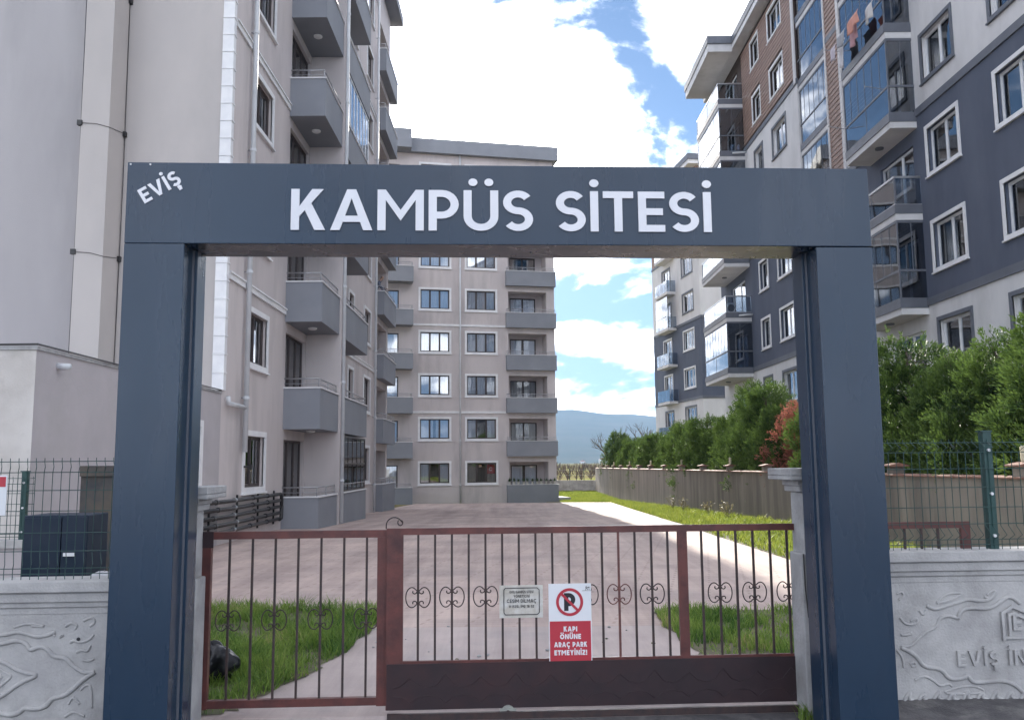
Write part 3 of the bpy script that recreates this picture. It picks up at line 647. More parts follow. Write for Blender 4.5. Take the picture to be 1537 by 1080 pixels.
# black service pipes on the wall under the first window
PR_ = thing('service_pipes', 'rack of black insulated pipes fixed low along the beige side wall', 'pipes', T(-6.1, 17.4, 0.2))
for i, z in enumerate((.90, .74, .58, .42, .27)):
    o = part('pipe', MB().tube([(-6.1, 15.2, z + .02), (-6.1, 19, z - .01), (-6.1, 22.9, z)], .042, 8), M_black, PR_, Matrix(), True)
    rnd = random.Random(i)
    for j in range(6): y = 15.5 + j * 1.25 + rnd.uniform(-.2, .2); part('pipe_joint', MB().tube([(-6.1, y, z), (-6.1, y + .1, z)], .055, 8), M_alu if j % 3 == 0 else M_black, o, Matrix())
for y in (16.1, 17.8, 19.6, 21.2, 22.6): part('bracket', MB().box(-6.22, -6.16, y, y + .04, .15, 1.0), M_black, PR_, Matrix())
part('pipe_bend', MB().tube([(-6.1, 22.9, .90), (-6.08, 23.0, .86), (-6.08, 23.02, .5), (-6.08, 23.0, .27), (-6.1, 22.9, .25)], .05, 8), M_black, PR_, Matrix(), True)
part('pipe_loop', MB().tube([(-6.08, 16.2, .12), (-6.0, 16.6, .16), (-5.95, 17.3, .12), (-5.95, 17.35, -.0), (-5.97, 16.9, -.03), (-6.05, 16.3, -.02)], .035, 8), M_black, PR_, Matrix(), True)

# ------------------------------------------------------------------ back wing
SW = 2.975; NW = 8; TOPW = 23.25
FW = T(0, 60, 0) @ RZ(R(12))
BW = thing('apartment_building', 'beige apartment block closing the end of the courtyard, two window columns and grey balconies', 'building', T(0, 60, -1))
holes = []; ww = []
for k in range(NW):
    z = k * SW
    for (a, b) in ((-6.40, -4.40), (-3.18, -1.16)): ww.append((a, b, .36 + z, 1.70 + z, k))
    ww.append((-8.9, -7.88, -.75 + z, 1.58 + z, 'L'))
for w in ww: holes.append(w[:4])
for k in range(NW): holes.append((-.24, 2.52, -.85 + k * SW, 1.74 + k * SW))
part('wall', wall_mesh(-16, 3.1, -1.4, TOPW, holes, .2), M_wall, BW, FW)
rnd = random.Random(5)
for (a, b, c, d, k) in ww:
    if k == 'L': window(BW, FW, a, b, c, d, 1, M_brown, None, door=True, curt=0)
    else: window(BW, FW, a, b, c, d, 3, M_brown, M_trim, .14, True, 0 if k > 1 else rnd.choice([1, 2]), M_curt if k != 0 or a < -4 else M_curt2)
for k in range(NW):
    z = k * SW; y1 = 1.3; a, b, c, d = -.24, 2.52, -.85 + z, 1.74 + z
    dh = (.14, 2.04, c, 1.52 + z)
    lg = part('loggia', wall_mesh(a, b, c, d, [dh], .2), M_wall, BW, FW @ T(0, y1, 0))
    mb = MB(); mb.quad((a, .2, c), (a, y1, c), (a, y1, d), (a, .2, d)); mb.quad((b, .2, c), (b, .2, d), (b, y1, d), (b, y1, c)); mb.quad((a, .2, d), (a, y1, d), (b, y1, d), (b, .2, d)); mb.quad((a, .2, c), (b, .2, c), (b, y1, c), (a, y1, c))
    part('loggia_lining', mb, M_wall, BW, FW)
    window(BW, FW @ T(0, y1, 0), dh[0], dh[1], dh[2], dh[3], 2, M_brown, None, door=True, curt=[1, 2, 0, 1, 0, 2, 1, 0][k], cm=M_curt2 if k in (1, 2, 5) else M_curt)
    balcony(BW, FW, -.44, 3.14, -.86 + z if k else -1.4, .18 + z, .35, lamp=False)
    balcony(BW, FW, -10.6, -6.98, -.95 + z if k else -1.4, .10 + z, 1.0)
for z in (5.06, 11.06, 17.0):
    part('string_course', MB().box(-6.95, -.47, -.05, .02, z, z + .14), M_trim, BW, FW)
dp = FW @ Vector((-3.66, -.09, 0)); pipe(BW, (dp.x, dp.y), -1.0, TOPW, .055, M_pipe, SW, (.02, .1))
part('wall', MB().box(-16, 3.1, .2, 11, TOPW - .3, TOPW), M_wall, BW, FW)
part('wall', MB().box(2.9, 3.1, .2, 11, -1.4, TOPW - .3), M_wall, BW, FW)
part('wall', MB().box(-16, 2.9, 10.8, 11, -1.4, TOPW - .3), M_wall, BW, FW)
part('roof', MB().box(-7.16, 3.42, -.42, 11.4, TOPW + .002, 24.25), M_grey, BW, FW)
part('roof', MB().box(-16, -7.163, -1.2, 11.4, TOPW + .003, 24.58), M_grey, BW, FW)
part('plinth', MB().box(3.1, 4.0, -.3, 2.0, -1.3, -.72), M_conc, BW, FW)
# plant pots on the lowest end balcony
rnd = random.Random(9)
def pot_mesh(): return MB().tube([(0, 0, 0), (0, 0, .16), (0, 0, .19)], [.07, .10, .11], 10)
M_pot = mat('pot_white', (0.6, 0.58, 0.55), None, 4, .7)
M_plant = leaf_mat('pot_plant', (0.02, 0.05, 0.015), (0.07, 0.12, 0.03), .3)
for i in range(11):
    B = FW @ T(-.3 + i * .32 + rnd.uniform(-.04, .04), -.29, .216)
    p = thing('potted_plant', 'small potted plant on the parapet of the lowest end balcony of the back block', 'plant', B, 'pots along the balcony parapet')
    part('pot', cached('pot', pot_mesh, M_pot), None, p, B)
    mb = MB(); r2_ = random.Random(i)
    for q in range(40):
        a = r2_.uniform(0, 6.28); e = r2_.uniform(.1, 1.4); l = r2_.uniform(.1, .3); d = Vector((math.cos(a) * math.cos(e), math.sin(a) * math.cos(e), math.sin(e) - (.5 if q % 3 == 0 else 0)))
        c = Vector((0, 0, .19)); s = d.cross(Vector((0, 0, 1))).normalized() * .03; mb.quad(c, c + d * l * .6 + s, c + d * l, c + d * l * .6 - s)
    part('leaves', mb, M_plant, p, B)
# red flag hanging inside the ground-floor window
FLB = FW @ T(-1.78, .16, .95); mb = MB()
for i in range(6):
    x0, x1 = i * .09, (i + 1) * .09; mb.quad((x0, .02 * math.sin(i), 0), (x1, .02 * math.sin(i + 1), 0), (x1, .02 * math.sin(i + 1), .62), (x0, .02 * math.sin(i), .62))
fl = tag(part('flag', mb, M_red, None, FLB), 'red flag with white crescent hung inside a ground floor window', 'flag')
mbc = MB(); stroke_prism(mbc, arc(.25, .32, .10, .10, 40, 320, 14), .04, -.03, -.026); part('crescent', mbc, M_signw, fl, FLB)

# ------------------------------------------------------------------ right apartment building
SR = 2.97; NR = 8; TOPR = 24.1
FR = T(12.8, 0, 0) @ RZ(R(-90))         # local x = -world Y, depth = +X
BR = thing('apartment_building', 'navy and white apartment block with wood cladding and glazed balconies behind the conifer hedge', 'building', T(12.8, 26, 0))
def rz_(k): return .35 + SR * k
zones = [(-.2, 6.42, M_white, 0), (6.42, 12.45, M_navy, 1), (12.45, 18.43, M_white, 2), (18.43, TOPR, M_woodgap, 3)]
cols = [(17.0, 18.9, 'w'), (19.98, 21.80, 'w'), (23.82, 25.6, 'w'), (38.68, 40.66, 'w'), (42.38, 43.75, 'n'), (26.55, 29.0, 'd'), (46.6, 49.6, 'd')]
rw = []
for k in range(NR):
    for (a, b, t) in cols:
        if t == 'd': rw.append((-b, -a, rz_(k) + .08, rz_(k) + 2.3, t, k))
        else: rw.append((-b, -a, 1.42 + SR * k, 2.80 + SR * k, t, k))
holes = [w[:4] for w in rw]
PIER = [(-52.0, -36.9), (-33.4, -15.0)]
for (z0, z1, m, zi) in zones:
    for (a, b) in PIER:
        hs = [h for h in holes if h[0] > a and h[1] < b and h[2] < z1 and h[3] > z0]
        mm = m
        part('wall', wall_mesh(a, b, z0, z1, hs, .25), mm, BR, FR)
def planks(root, M, a, b, z0, z1, hs, pitch=.2, w=.155, th=.035):
    z = z0 + .02; n = 0
    while z + w < z1:
        segs = [(a, b)]
        for h in hs:
            if h[2] - .1 < z + w and h[3] + .1 > z:
                ns = []
                for (p, q) in segs:
                    if h[0] - .13 > p and h[1] + .13 < q: ns += [(p, h[0] - .13), (h[1] + .13, q)]
                    elif h[0] - .13 <= p < h[1] + .13 < q: ns.append((h[1] + .13, q))
                    elif p < h[0] - .13 < q <= h[1] + .13: ns.append((p, h[0] - .13))
                    elif q <= h[0] - .13 or p >= h[1] + .13: ns.append((p, q))
                segs = ns
        for (p, q) in segs:
            if q - p > .05:
                L_ = round(q - p, 2)
                part('plank', cached(('plank', L_), lambda: MB().box(0, L_, -th, .0, 0, w), M_wood), None, root, M @ T(p, -.001, z)); n += 1
        z += pitch
    return n
wholes = [h for h in holes if h[3] > 18.4]
NPL = planks(BR, FR, -45.55, -37.15, 18.7, TOPR - .05, wholes)
NPL += planks(BR, FR, -33.28, -32.0, 12.75, TOPR - .05, [], .2)
NPL += planks(BR, FR, -26.1, -22.9, 18.7, TOPR - .05, wholes)
# corner boards and bands
for u in (-37.15, -33.4, -32.0): part('corner_board', MB().box(u, u + .24 if u != -33.4 else u + .12, -.07, .1, (18.43 if u == -37.15 else 12.45) - .05, TOPR), M_white, BR, FR)
for (z, segs) in ((6.32, PIER), (12.35, PIER), (18.33, PIER)):
    for (a, b) in segs: part('band', MB().box(a, b + (.06 if b > -20 else .03), -.05, .05, z, z + .24), M_fascia, BR, FR)
rnd = random.Random(21)
for (a, b, c, d, t, k) in rw:
    dark = (k in (2, 3)) or k >= 6
    if t == 'd': window(BR, FR, a, b, c, d, 2, M_upvc, None, door=True, curt=rnd.choice([0, 1, 2]), splits=[.6])
    else: window(BR, FR, a, b, c, d, 2 if t == 'w' else 1, M_upvc, M_trim if dark else M_fascia, .12, True, rnd.choice([0, 1, 1, 2, 4]), depth=.13)
def r_balcony(root, M, u0, u1, k, dep, kind, nf=6, ns=2, gm=None, depth0=0.0):
    """slab with dark fascia over a white band; kind g = folding glazing, o = open with glass rail"""
    z = rz_(k); w = u1 - u0; B = M @ T(u0, depth0, z); gm = gm or M_glassb
    sl_ = part('balcony', MB().box(0, w, -dep, .02, -.22, -.02), M_white, root, B)
    mb = MB(); mb.box(-.02, w + .02, -dep - .03, -dep + .12, -.02, .26)
    if dep > .5: mb.box(-.02, .1, -dep + .12, 0, -.02, .26); mb.box(w - .1, w + .02, -dep + .12, 0, -.02, .26)
    part('fascia', mb, M_fascia, sl_, B)
    part('soffit_lamp', MB().tube([(w * .5, -dep * .5 - .02, -.22), (w * .5, -dep * .5 - .02, -.27)], .14, 12), M_fascia, sl_, B) if dep > .5 else None
    zt = 2.97 - .22
    faces = [('f', u0)] + ([('s0', 0), ('s1', 0)] if dep > .5 else [])
    fr = MB(); rails = [(.26, .30), (1.12, 1.19)] + ([(zt - .09, zt - .01)] if kind == 'g' else [])
    for (a, b) in rails:
        fr.box(0, w, -dep, -dep + .06, a, b)
        if dep > .5: fr.box(0, .06, -dep + .06, 0, a, b); fr.box(w - .06, w, -dep + .06, 0, a, b)
    part('glazing_frame', fr, M_alu if gm is not M_glassb or kind == 'o' else M_fascia, sl_, B)
    def panes(n, z0, z1, g, gap):
        for i in range(n):
            a, b = w * i / n + gap, w * (i + 1) / n - gap
            part('pane', MB().box(a, b, -dep + .02, -dep + .032, z0, z1), g, sl_, B)
        if dep > .5:
            m_ = ns if n > 2 else 1
            for i in range(m_):
                a, b = -dep + .06 + (dep - .06) * i / m_ + gap, -dep + .06 + (dep - .06) * (i + 1) / m_ - gap
                part('pane', MB().box(.02, .032, a, b, z0, z1), g, sl_, B); part('pane', MB().box(w - .032, w - .02, a, b, z0, z1), g, sl_, B)
    mu = []
    if kind == 'g':
        for i in range(1, nf): mu.append((w * i / nf - .011, w * i / nf + .011, -dep + .012, -dep + .042, 1.19, zt - .09))
        if dep > .5:
            for x in (.01, w - .04):
                for i in range(1, ns): q = -dep + .06 + (dep - .06) * i / ns; mu.append((x, x + .03, q - .011, q + .011, 1.19, zt - .09))
    mu.append((w / 2 - .012, w / 2 + .012, -dep + .013, -dep + .043, .30, 1.12))
    if dep > .5:
        for x in (.0, w - .045): mu.append((x + .0015, x + .0435, -dep + .0015, -dep + .0435, .30, zt - .09 if kind == 'g' else 1.12))
    for q in mu: part('mullion', MB().box(*q), M_fascia, sl_, B)
    panes(2, .30, 1.12, M_glassc if kind == 'o' else gm, .006)
    if kind == 'g': panes(nf, 1.19, zt - .09, gm, .008)
    return sl_
near = {2: 'g', 3: 'o', 4: 'g', 5: 'g', 6: 'g', 7: 'o'}
for k, kd in near.items(): r_balcony(BR, FR, -29.75, -26.2, k, .84, kd, 6, 2)
for k in range(1, 8): r_balcony(BR, FR, -36.88, -33.42, k, .06, 'g', 6, depth0=.12)
part('wall', MB().box(-36.9, -33.4, 1.6, 1.8, .1, TOPR), M_white, BR, FR)
part('wall', MB().box(-37.1, -36.9, .25, 1.8, .1, TOPR), M_white, BR, FR); part('wall', MB().box(-33.4, -33.2, .25, 1.8, .1, TOPR), M_white, BR, FR)
for k in range(8): part('floor_slab', MB().box(-36.9, -33.4, .2, 1.6, rz_(k) - .2, rz_(k) - .02), M_white, BR, FR)
left = {2: 'g', 3: 'o', 4: 'o', 5: 'g', 6: 'g', 7: 'o'}
for k, kd in left.items(): r_balcony(BR, FR, -51.0, -45.6, k, 1.35, kd, 8, 2)
part('roof', MB().box(-52.5, -13.5, -.62, 12, TOPR + .3, TOPR + .72), M_fascia, BR, FR)
part('roof_soffit', MB().box(-52.4, -13.6, -.58, 12, TOPR - .002, TOPR + .3), M_white, BR, FR)
part('roof', MB().box(-51.5, -45.1, -1.95, -.62, TOPR + .3, TOPR + .72), M_fascia, BR, FR)
part('roof_soffit', MB().box(-51.4, -45.2, -1.9, -.58, TOPR - .15, TOPR + .3), M_white, BR, FR)
part('wall', MB().box(-52, -15, 11.7, 11.9, -.2, TOPR), M_white, BR, FR); part('wall', MB().box(-52.2, -52.0, 0.25, 11.7, -.2, TOPR), M_white, BR, FR); part('wall', MB().box(-15.0, -14.8, .25, 11.7, -.2, TOPR), M_white, BR, FR)
for k in (3, 6): 
    part('overflow_pipe', MB().tube([(-45.3, -.02, rz_(k) + .1), (-45.3, -.75, rz_(k) + .05)], .05, 8), M_pipe, BR, FR, True)
# outdoor air conditioner on the open balcony
B = FR @ T(-46.3, -1.0, rz_(3) + .285)
ac = thing('air_conditioner', 'white air conditioner unit standing behind a glass balcony rail', 'appliance', B)
part('casing', MB().box(-.4, .4, -.15, .15, .0, .56), M_upvc, ac, B)
for dx in (-.12,): part('fan_grille', MB().tube([(dx, -.15, .28), (dx, -.17, .28)], .2, 16), M_black, ac, B)
part('fan_grille', MB().tube([(.4, 0, .28), (.42, 0, .28)], .2, 14), M_black, ac, B)
# clothes rack and washing outside the upper near balcony
B = FR @ T(-29.85, -.86, rz_(5) + 1.15)
rk_ = thing('drying_rack', 'thin metal clothes drying rack folded out over an upper balcony rail', 'rack', B)
for u in (0.0, 3.5): part('arm', MB().tube([(u, 0, 0), (u, -.62, .06)], .014, 5), M_alu, rk_, B)
for j in range(5): y = -.12 - j * .12; part('line', MB().tube([(0, y, .01 + j * .012), (3.5, y, .01 + j * .012)], .004, 4), M_alu, rk_, B)
def cloth(u, wd, ht, y, m, label, seed):
    rnd = random.Random(seed); Bc = FR @ T(-29.85 + u, -.86 + y, rz_(5) + 1.17); mb = MB(); nx, nz = 8, 6
    for j in range(nz + 1):
        for i in range(nx + 1):
            t = i / nx; s = j / nz; mb.v.append((wd * (t + .07 * math.sin(s * 3 + seed) * s), .05 * math.sin(t * 9 + seed) * s + (.06 if j == 0 else 0), -ht * s * (1 - .12 * math.sin(t * 3.1 + seed)) + (.03 if j == 0 else 0)))
    for j in range(nz):
        for i in range(nx): k = j * (nx + 1) + i; mb.f.append((k, k + 1, k + nx + 2, k + nx + 1))
    o = part('laundry', mb, m, None, Bc, True); o.modifiers.new('solid', 'SOLIDIFY').thickness = .008
    return tag(o, label, 'laundry', 'washing hung on the balcony rack')
cl = lambda n, c: mat('cloth_' + n, c, None, 6, .95)
cloth(.05, .5, .55, -.35, cl('lilac', (.55, .50, .56)), 'pale lilac shirt at the end of the washing line', 1)
cloth(.5, .45, .95, -.2, cl('white', (.66, .65, .68)), 'long white garment on the balcony washing line', 2)
cloth(1.0, .7, .45, -.45, cl('grey', (.36, .37, .40)), 'grey crumpled top on the balcony washing line', 3)
cloth(1.8, .55, .75, -.3, cl('pink', (.55, .33, .36)), 'pink towel on the balcony washing line', 4)
cloth(2.1, .8, .5, -.5, cl('coral', (.62, .30, .24)), 'coral orange sheet on the balcony washing line', 5)
cloth(2.95, .5, .6, -.25, cl('pale', (.62, .60, .60)), 'off white cloth beside the coral sheet', 6)
# second rack one floor lower, empty, and one on the mid stack
for (u, k, lab, w_) in ((-29.7, 4, 'empty metal drying rack jutting from the glazed balcony under the washing', 3.3), (-36.6, 4, 'empty metal drying rack jutting from the flush glazed bay', 3.0)):
    B = FR @ T(u, -.88 if k == 4 and u > -31 else .04, rz_(k) + 1.14); o = thing('drying_rack', lab, 'rack', B)
    for q in (0.0, w_): part('arm', MB().tube([(q, 0, 0), (q, -.6, .1)], .014, 5), M_alu, o, B)
    for j in range(5): y = -.12 - j * .11; part('line', MB().tube([(0, y, .02 + j * .018), (w_, y, .02 + j * .018)], .004, 4), M_alu, o, B)

# ------------------------------------------------------------------ far block of the same design
FF = T(14.1, 64.2, 0) @ RZ(R(-81.7))
BF = thing('apartment_building', 'distant navy and white block with small glass balconies, turned beyond the hedge', 'building', T(14.1, 64.2, -1))
fw = []
for k in range(NR):
    fw.append((-3.6, -1.25, 1.42 + SR * k, 2.85 + SR * k, 'w', k)); fw.append((-8.5, -6.5, .55 + SR * k, 2.75 + SR * k, 'd', k))
for (z0, z1, m, zi) in zones:
    hs = [h[:4] for h in fw if h[2] < z1 and h[3] > z0]
    part('wall', wall_mesh(-11.3, 0, z0 - (1.2 if zi == 0 else 0), z1, hs, .2), m if zi < 3 else M_wood, BF, FF)
    part('wall', MB().box(0.003, .2, .001, 10, z0 - (1.2 if zi == 0 else 0), z1 - .003), m if zi < 3 else M_wood, BF, FF)
for z in (6.32, 12.35, 18.33): part('band', MB().box(-11.3, .25, -.05, .05, z, z + .2).box(.2, .25, .05, 9, z, z + .2), M_fascia, BF, FF)
rnd = random.Random(31)
for (a, b, c, d, t, k) in fw:
    dark = (k in (2, 3)) or k >= 6
    window(BF, FF, a, b, c, d, 3 if t == 'w' else 2, M_upvc, M_trim if dark else M_fascia, .12, t == 'w', rnd.choice([0, 1, 2]), door=(t == 'd'))
for k in range(1, 8):
    z = rz_(k); B = FF @ T(-8.2, 0, z)
    b_ = part('balcony', MB().box(0, 3.0, -.75, .02, -.02, .18), M_white, BF, B)
    for i in range(3): part('pane', MB().box(i * 1.0 + .01, (i + 1) * 1.0 - .01, -.74, -.725, .2, 1.12), M_glassc, b_, B)
    part('pane', MB().box(2.97, 2.985, -.72, 0, .2, 1.12), M_glassc, b_, B)
    if k in (4, 6): part('upper_glazing', MB().box(0, 3.0, -.74, -.725, 1.16, 2.75), M_glassb, b_, B)
    B2 = FF @ T(-11.3, .6, z); b2 = part('balcony', MB().box(-1.3, .0, .0, 3.6, -.05, .30), M_white, BF, B2)
    part('pane', MB().box(-1.28, .0, -.012, .0, .30, 1.15 if k in (1, 4) else 2.6), M_glassb, b2, B2); part('pane', MB().box(-1.29, -1.278, .02, 3.6, .30, 1.15 if k in (1, 4) else 2.6), M_glassb, b2, B2)
part('roof', MB().box(-12.9, .8, -.8, 10.6, TOPR + .3, TOPR + .75), M_fascia, BF, FF); part('roof_soffit', MB().box(-12.8, .7, -.75, 10.5, TOPR, TOPR + .3), M_white, BF, FF)
part('wall', MB().box(-11.3, .0, 9.8, 10, -1.2, TOPR), M_white, BF, FF); part('wall', MB().box(-11.297, -11.1, .2, 9.8, -1.2, TOPR - .004), M_navy, BF, FF)

# ------------------------------------------------------------------ boundary walls
BWY = lambda y: 1.36 - .0032 * (y - 12)
wl = thing('boundary_wall', 'long stained plaster boundary wall with terracotta coping in front of the conifer hedge', 'wall', T(7.6, 11, 0))
mb = MB(); ys = [9.5 + i * 3.5 for i in range(21)]
for y in ys: mb.v += [(7.5, y, gz(y) - .15), (7.5, y, BWY(y)), (7.74, y, BWY(y)), (7.74, y, gz(y) - .15)]
for i in range(len(ys) - 1):
    a = 4 * i; b = a + 4; mb.f += [(a, b, b + 1, a + 1), (a + 1, b + 1, b + 2, a + 2), (a + 2, b + 2, b + 3, a + 3)]
mb.f += [(0, 1, 2, 3), tuple(4 * (len(ys) - 1) + q for q in (3, 2, 1, 0))]
part('wall_body', mb, M_bwall, wl, Matrix())
y = 9.5
while y < 79:
    z = BWY(y + .6); part('coping_tile', cached('coping_tile', lambda: MB().prism([(-.05, -.005), (.29, -.005), (.29, .018), (.12, .045), (-.05, .018)], 0, 1.17), M_terra), None, wl, T(7.5, y, z)); y += 1.2
y = 13.0; i = 0
while y < 79:
    B = T(7.62, y, BWY(y) + .05); p = thing('wall_pillar', 'short plastered pillar with terracotta cap on the boundary wall', 'pillar', B, 'pillars along the boundary wall')
    part('shaft', cached('shaft', lambda: MB().box(-.12, .12, -.12, .12, -.03, .13), M_bwall), None, p, B)
    part('cap', cached('cap', lambda: MB().prism([(-.2, .13), (.2, .13), (.2, .155), (0, .20), (-.2, .155)], -.2, .2), M_terra), None, p, B)
    if i % 2 == 0:
        part('lamp_post', cached('lamp_stub', lambda: MB().tube([(0, 0, .18), (0, 0, .22), (0, 0, .42), (0, 0, .44)], [.025, .045, .05, .025], 8), mat('lamp_cream', (.55, .50, .36), None, 4, .6)), None, p, B)
    y += 4.4; i += 1
bk = thing('back_wall', 'low concrete wall at the far end of the lawn with wire posts', 'wall', T(5, 80, -1))
part('wall_body', MB().box(-6, 7.74, 79.9, 80.15, -1.2, .05), M_conc, bk, Matrix())
for x in (2.6, 3.9, 5.2, 6.5): part('post', MB().tube([(x, 80.02, .05), (x, 80.02, 1.15)], .035, 6), M_green, bk, Matrix())
for z in (.5, 1.0): part('wire', MB().tube([(-6, 80.02, z), (7.7, 80.02, z)], .008, 4), M_alu, bk, Matrix())

# ------------------------------------------------------------------ conifers
def conifer_mesh(seed, h=4.2, rad=1.45, n=82, tufts=19, leaf=24, ragged=.14):
    """plumes of small sprays that rise outward from the stem; newer growth at the plume tips"""
    rnd = random.Random(seed); mb = MB(); tip = []
    def spray(p, d, l, w, t):
        sd = d.cross(Vector((rnd.gauss(0, 1), rnd.gauss(0, 1), rnd.gauss(0, 1)))).normalized() * w
        k = len(mb.v); mb.v.extend([tuple(p - sd * .4), tuple(p + d * l * .5 - sd), tuple(p + d * l), tuple(p + d * l * .5 + sd)]); mb.f.append((k, k + 1, k + 2, k + 3)); tip.extend([t] * 4)
    for i in range(n):
        t = (i + rnd.random()) / n; z = .15 + (t ** .9) * (h - .75)
        f = z / h; prof = min(1, .66 + f * 1.4) * (1 - max(0, (f - .38) / .62) ** 1.6 * .93)
        a = i * 2.39996 + rnd.uniform(-.4, .4); o = Vector((math.cos(a), math.sin(a), 0))
        rr = rad * prof * (1 + .14 * math.sin(a * 2 + seed) + rnd.uniform(-ragged, ragged)); rp = rnd.uniform(.26, .42) * (h / 4.2)
        c = o * max(0, rr - rp) + Vector((0, 0, z))
        for k in range(tufts):
            d = (Vector((rnd.gauss(0, 1), rnd.gauss(0, 1), rnd.gauss(0, .8))).normalized() * .9 + o * .75 + Vector((0, 0, .35))).normalized()
            ax = (d + Vector((0, 0, .75)) + o * .2).normalized(); b0 = c + d * rp * rnd.uniform(.25, .7); L_ = rnd.uniform(.24, .40); e1 = ax.orthogonal().normalized(); e2 = ax.cross(e1)
            for q in range(leaf):
                s = rnd.random() ** .75; b = rnd.uniform(0, 6.283); r_ = .085 * (1 - s * .75) * math.sqrt(rnd.random()); off = e1 * math.cos(b) + e2 * math.sin(b)
                spray(b0 + ax * L_ * s + off * r_, (ax + off * .45).normalized(), rnd.uniform(.05, .095), rnd.uniform(.008, .014), s * 1.15 - .35 if s > .3 else 0)
    for q in range(5200):
        z = rnd.uniform(.0, h * .8); f = z / h; a = rnd.uniform(0, 6.283); r_ = rad * .78 * min(1, .7 + f) * (1 - f * .75) * math.sqrt(rnd.random())
        spray(Vector((math.cos(a) * r_, math.sin(a) * r_, z)), Vector((math.cos(a), math.sin(a), rnd.uniform(.2, 1.2))).normalized(), rnd.uniform(.1, .17), rnd.uniform(.02, .03), 0)
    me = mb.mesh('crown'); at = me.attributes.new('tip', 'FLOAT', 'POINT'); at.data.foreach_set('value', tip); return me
def conifer_trunk(seed, h=4.2):
    rnd = random.Random(seed); mb = MB(); mb.tube([(0, 0, -.1), (.04, .02, 1.0), (-.03, .03, 2.2), (0, 0, h * .9)], [.13, .10, .07, .015], 7)
    for i in range(16):
        z = .3 + i * (h - 1.0) / 16; a = rnd.uniform(0, 6.28); l = rnd.uniform(.6, 1.1) * (1 - z / h * .6); mb.tube([(0, 0, z), (math.cos(a) * l * .6, math.sin(a) * l * .6, z + .2), (math.cos(a) * l, math.sin(a) * l, z + .55)], [.03, .02, .006], 4)
    return mb
VAR = []
for sd in range(5):
    cm_ = conifer_mesh(100 + sd); cm_.materials.append(M_leaf); tm_ = conifer_trunk(sd).mesh('trunk'); tm_.materials.append(M_bark); VAR.append((cm_, tm_))
def conifer(x, y, s, v, rot, label, group='conifers of the hedge', zs=1.0, m=None, lean=0):
    B = T(x, y, gz(y) - .05) @ RZ(rot) @ Matrix.Rotation(lean, 4, 'X') @ Matrix.Diagonal((s, s, s * zs, 1))
    t = thing('conifer_tree', label, 'tree', B, group)
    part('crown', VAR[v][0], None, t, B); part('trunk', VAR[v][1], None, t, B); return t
rnd = random.Random(77); y = 12.2; i = 0
HED = 'bushy green conifer in the hedge row behind the boundary wall'
while y < 78:
    if not 24.2 < y < 28.2:
        tall = (1.05 if y < 22 else 1.0) + .12 * math.sin(i * 2.1) + (.10 if 29 < y < 36 else 0)
        lab_ = 'green conifer at the far end of the hedge, spreading past the wall corner' if y > 75.4 else ('green conifer next to the rust red one, on the side of the tall navy balconies' if 28.2 <= y < 30.4 else ('bushy green conifer next to the rust red one, on the street side' if 22.4 < y <= 24.2 else HED))
        conifer(9.25 + rnd.uniform(-.3, .25), y, tall * rnd.uniform(.94, 1.04), i % 5, rnd.uniform(0, 6.28), lab_, zs=rnd.uniform(.93, 1.06) * (1.0 if y < 24 else 1.04 + (y - 24) * .002))
    y += rnd.uniform(2.0, 2.6) if y > 22 else rnd.uniform(1.75, 2.1); i += 1
# the dry one
B = T(9.0, 26.6, gz(26)); dt_ = thing('dead_conifer', 'rust red dried out conifer standing among the green hedge trees', 'tree', B)
part('crown', conifer_mesh(55, 4.0, 1.25, 46, 16, 16, .35), M_leafd, dt_, B); part('trunk', conifer_trunk(55, 4.0), M_bark, dt_, B)
# bare trees beyond the hedge
def bare_tree(seed, h):
    rnd = random.Random(seed); mb = MB()
    def br(p, d, l, r, lv):
        q = p + d * l * .5 + Vector((rnd.uniform(-1, 1), rnd.uniform(-1, 1), 0)) * l * .06; e = p + d * l; mb.tube([p, q, e], [r, r * .8, r * .55], 5 if lv < 3 else 3, caps=False)
        if lv >= 5: return
        for k in range(3 if lv < 4 else 2):
            a = Vector((rnd.gauss(0, 1), rnd.gauss(0, 1), rnd.gauss(0, .6))); nd_ = (d + a * .38 + Vector((0, 0, .12))).normalized(); st = p.lerp(e, rnd.uniform(.55, 1.0)); br(st, nd_, l * rnd.uniform(.55, .78), r * .55, lv + 1)
    br(Vector((0, 0, -.1)), Vector((0, 0, 1)), h * .3, h * .018, 0); return mb
for (x, y, h, sd, lab) in ((10.6, 92, 9.5, 3, 'slender bare tree leaning left beyond the hedge end'), (13.2, 92, 10.5, 8, 'taller bare tree with upright twigs beside the far block')):
    B = T(x, y, -1.0); t = thing('bare_tree', lab, 'tree', B); part('branches', bare_tree(sd, h), M_bark, t, B)
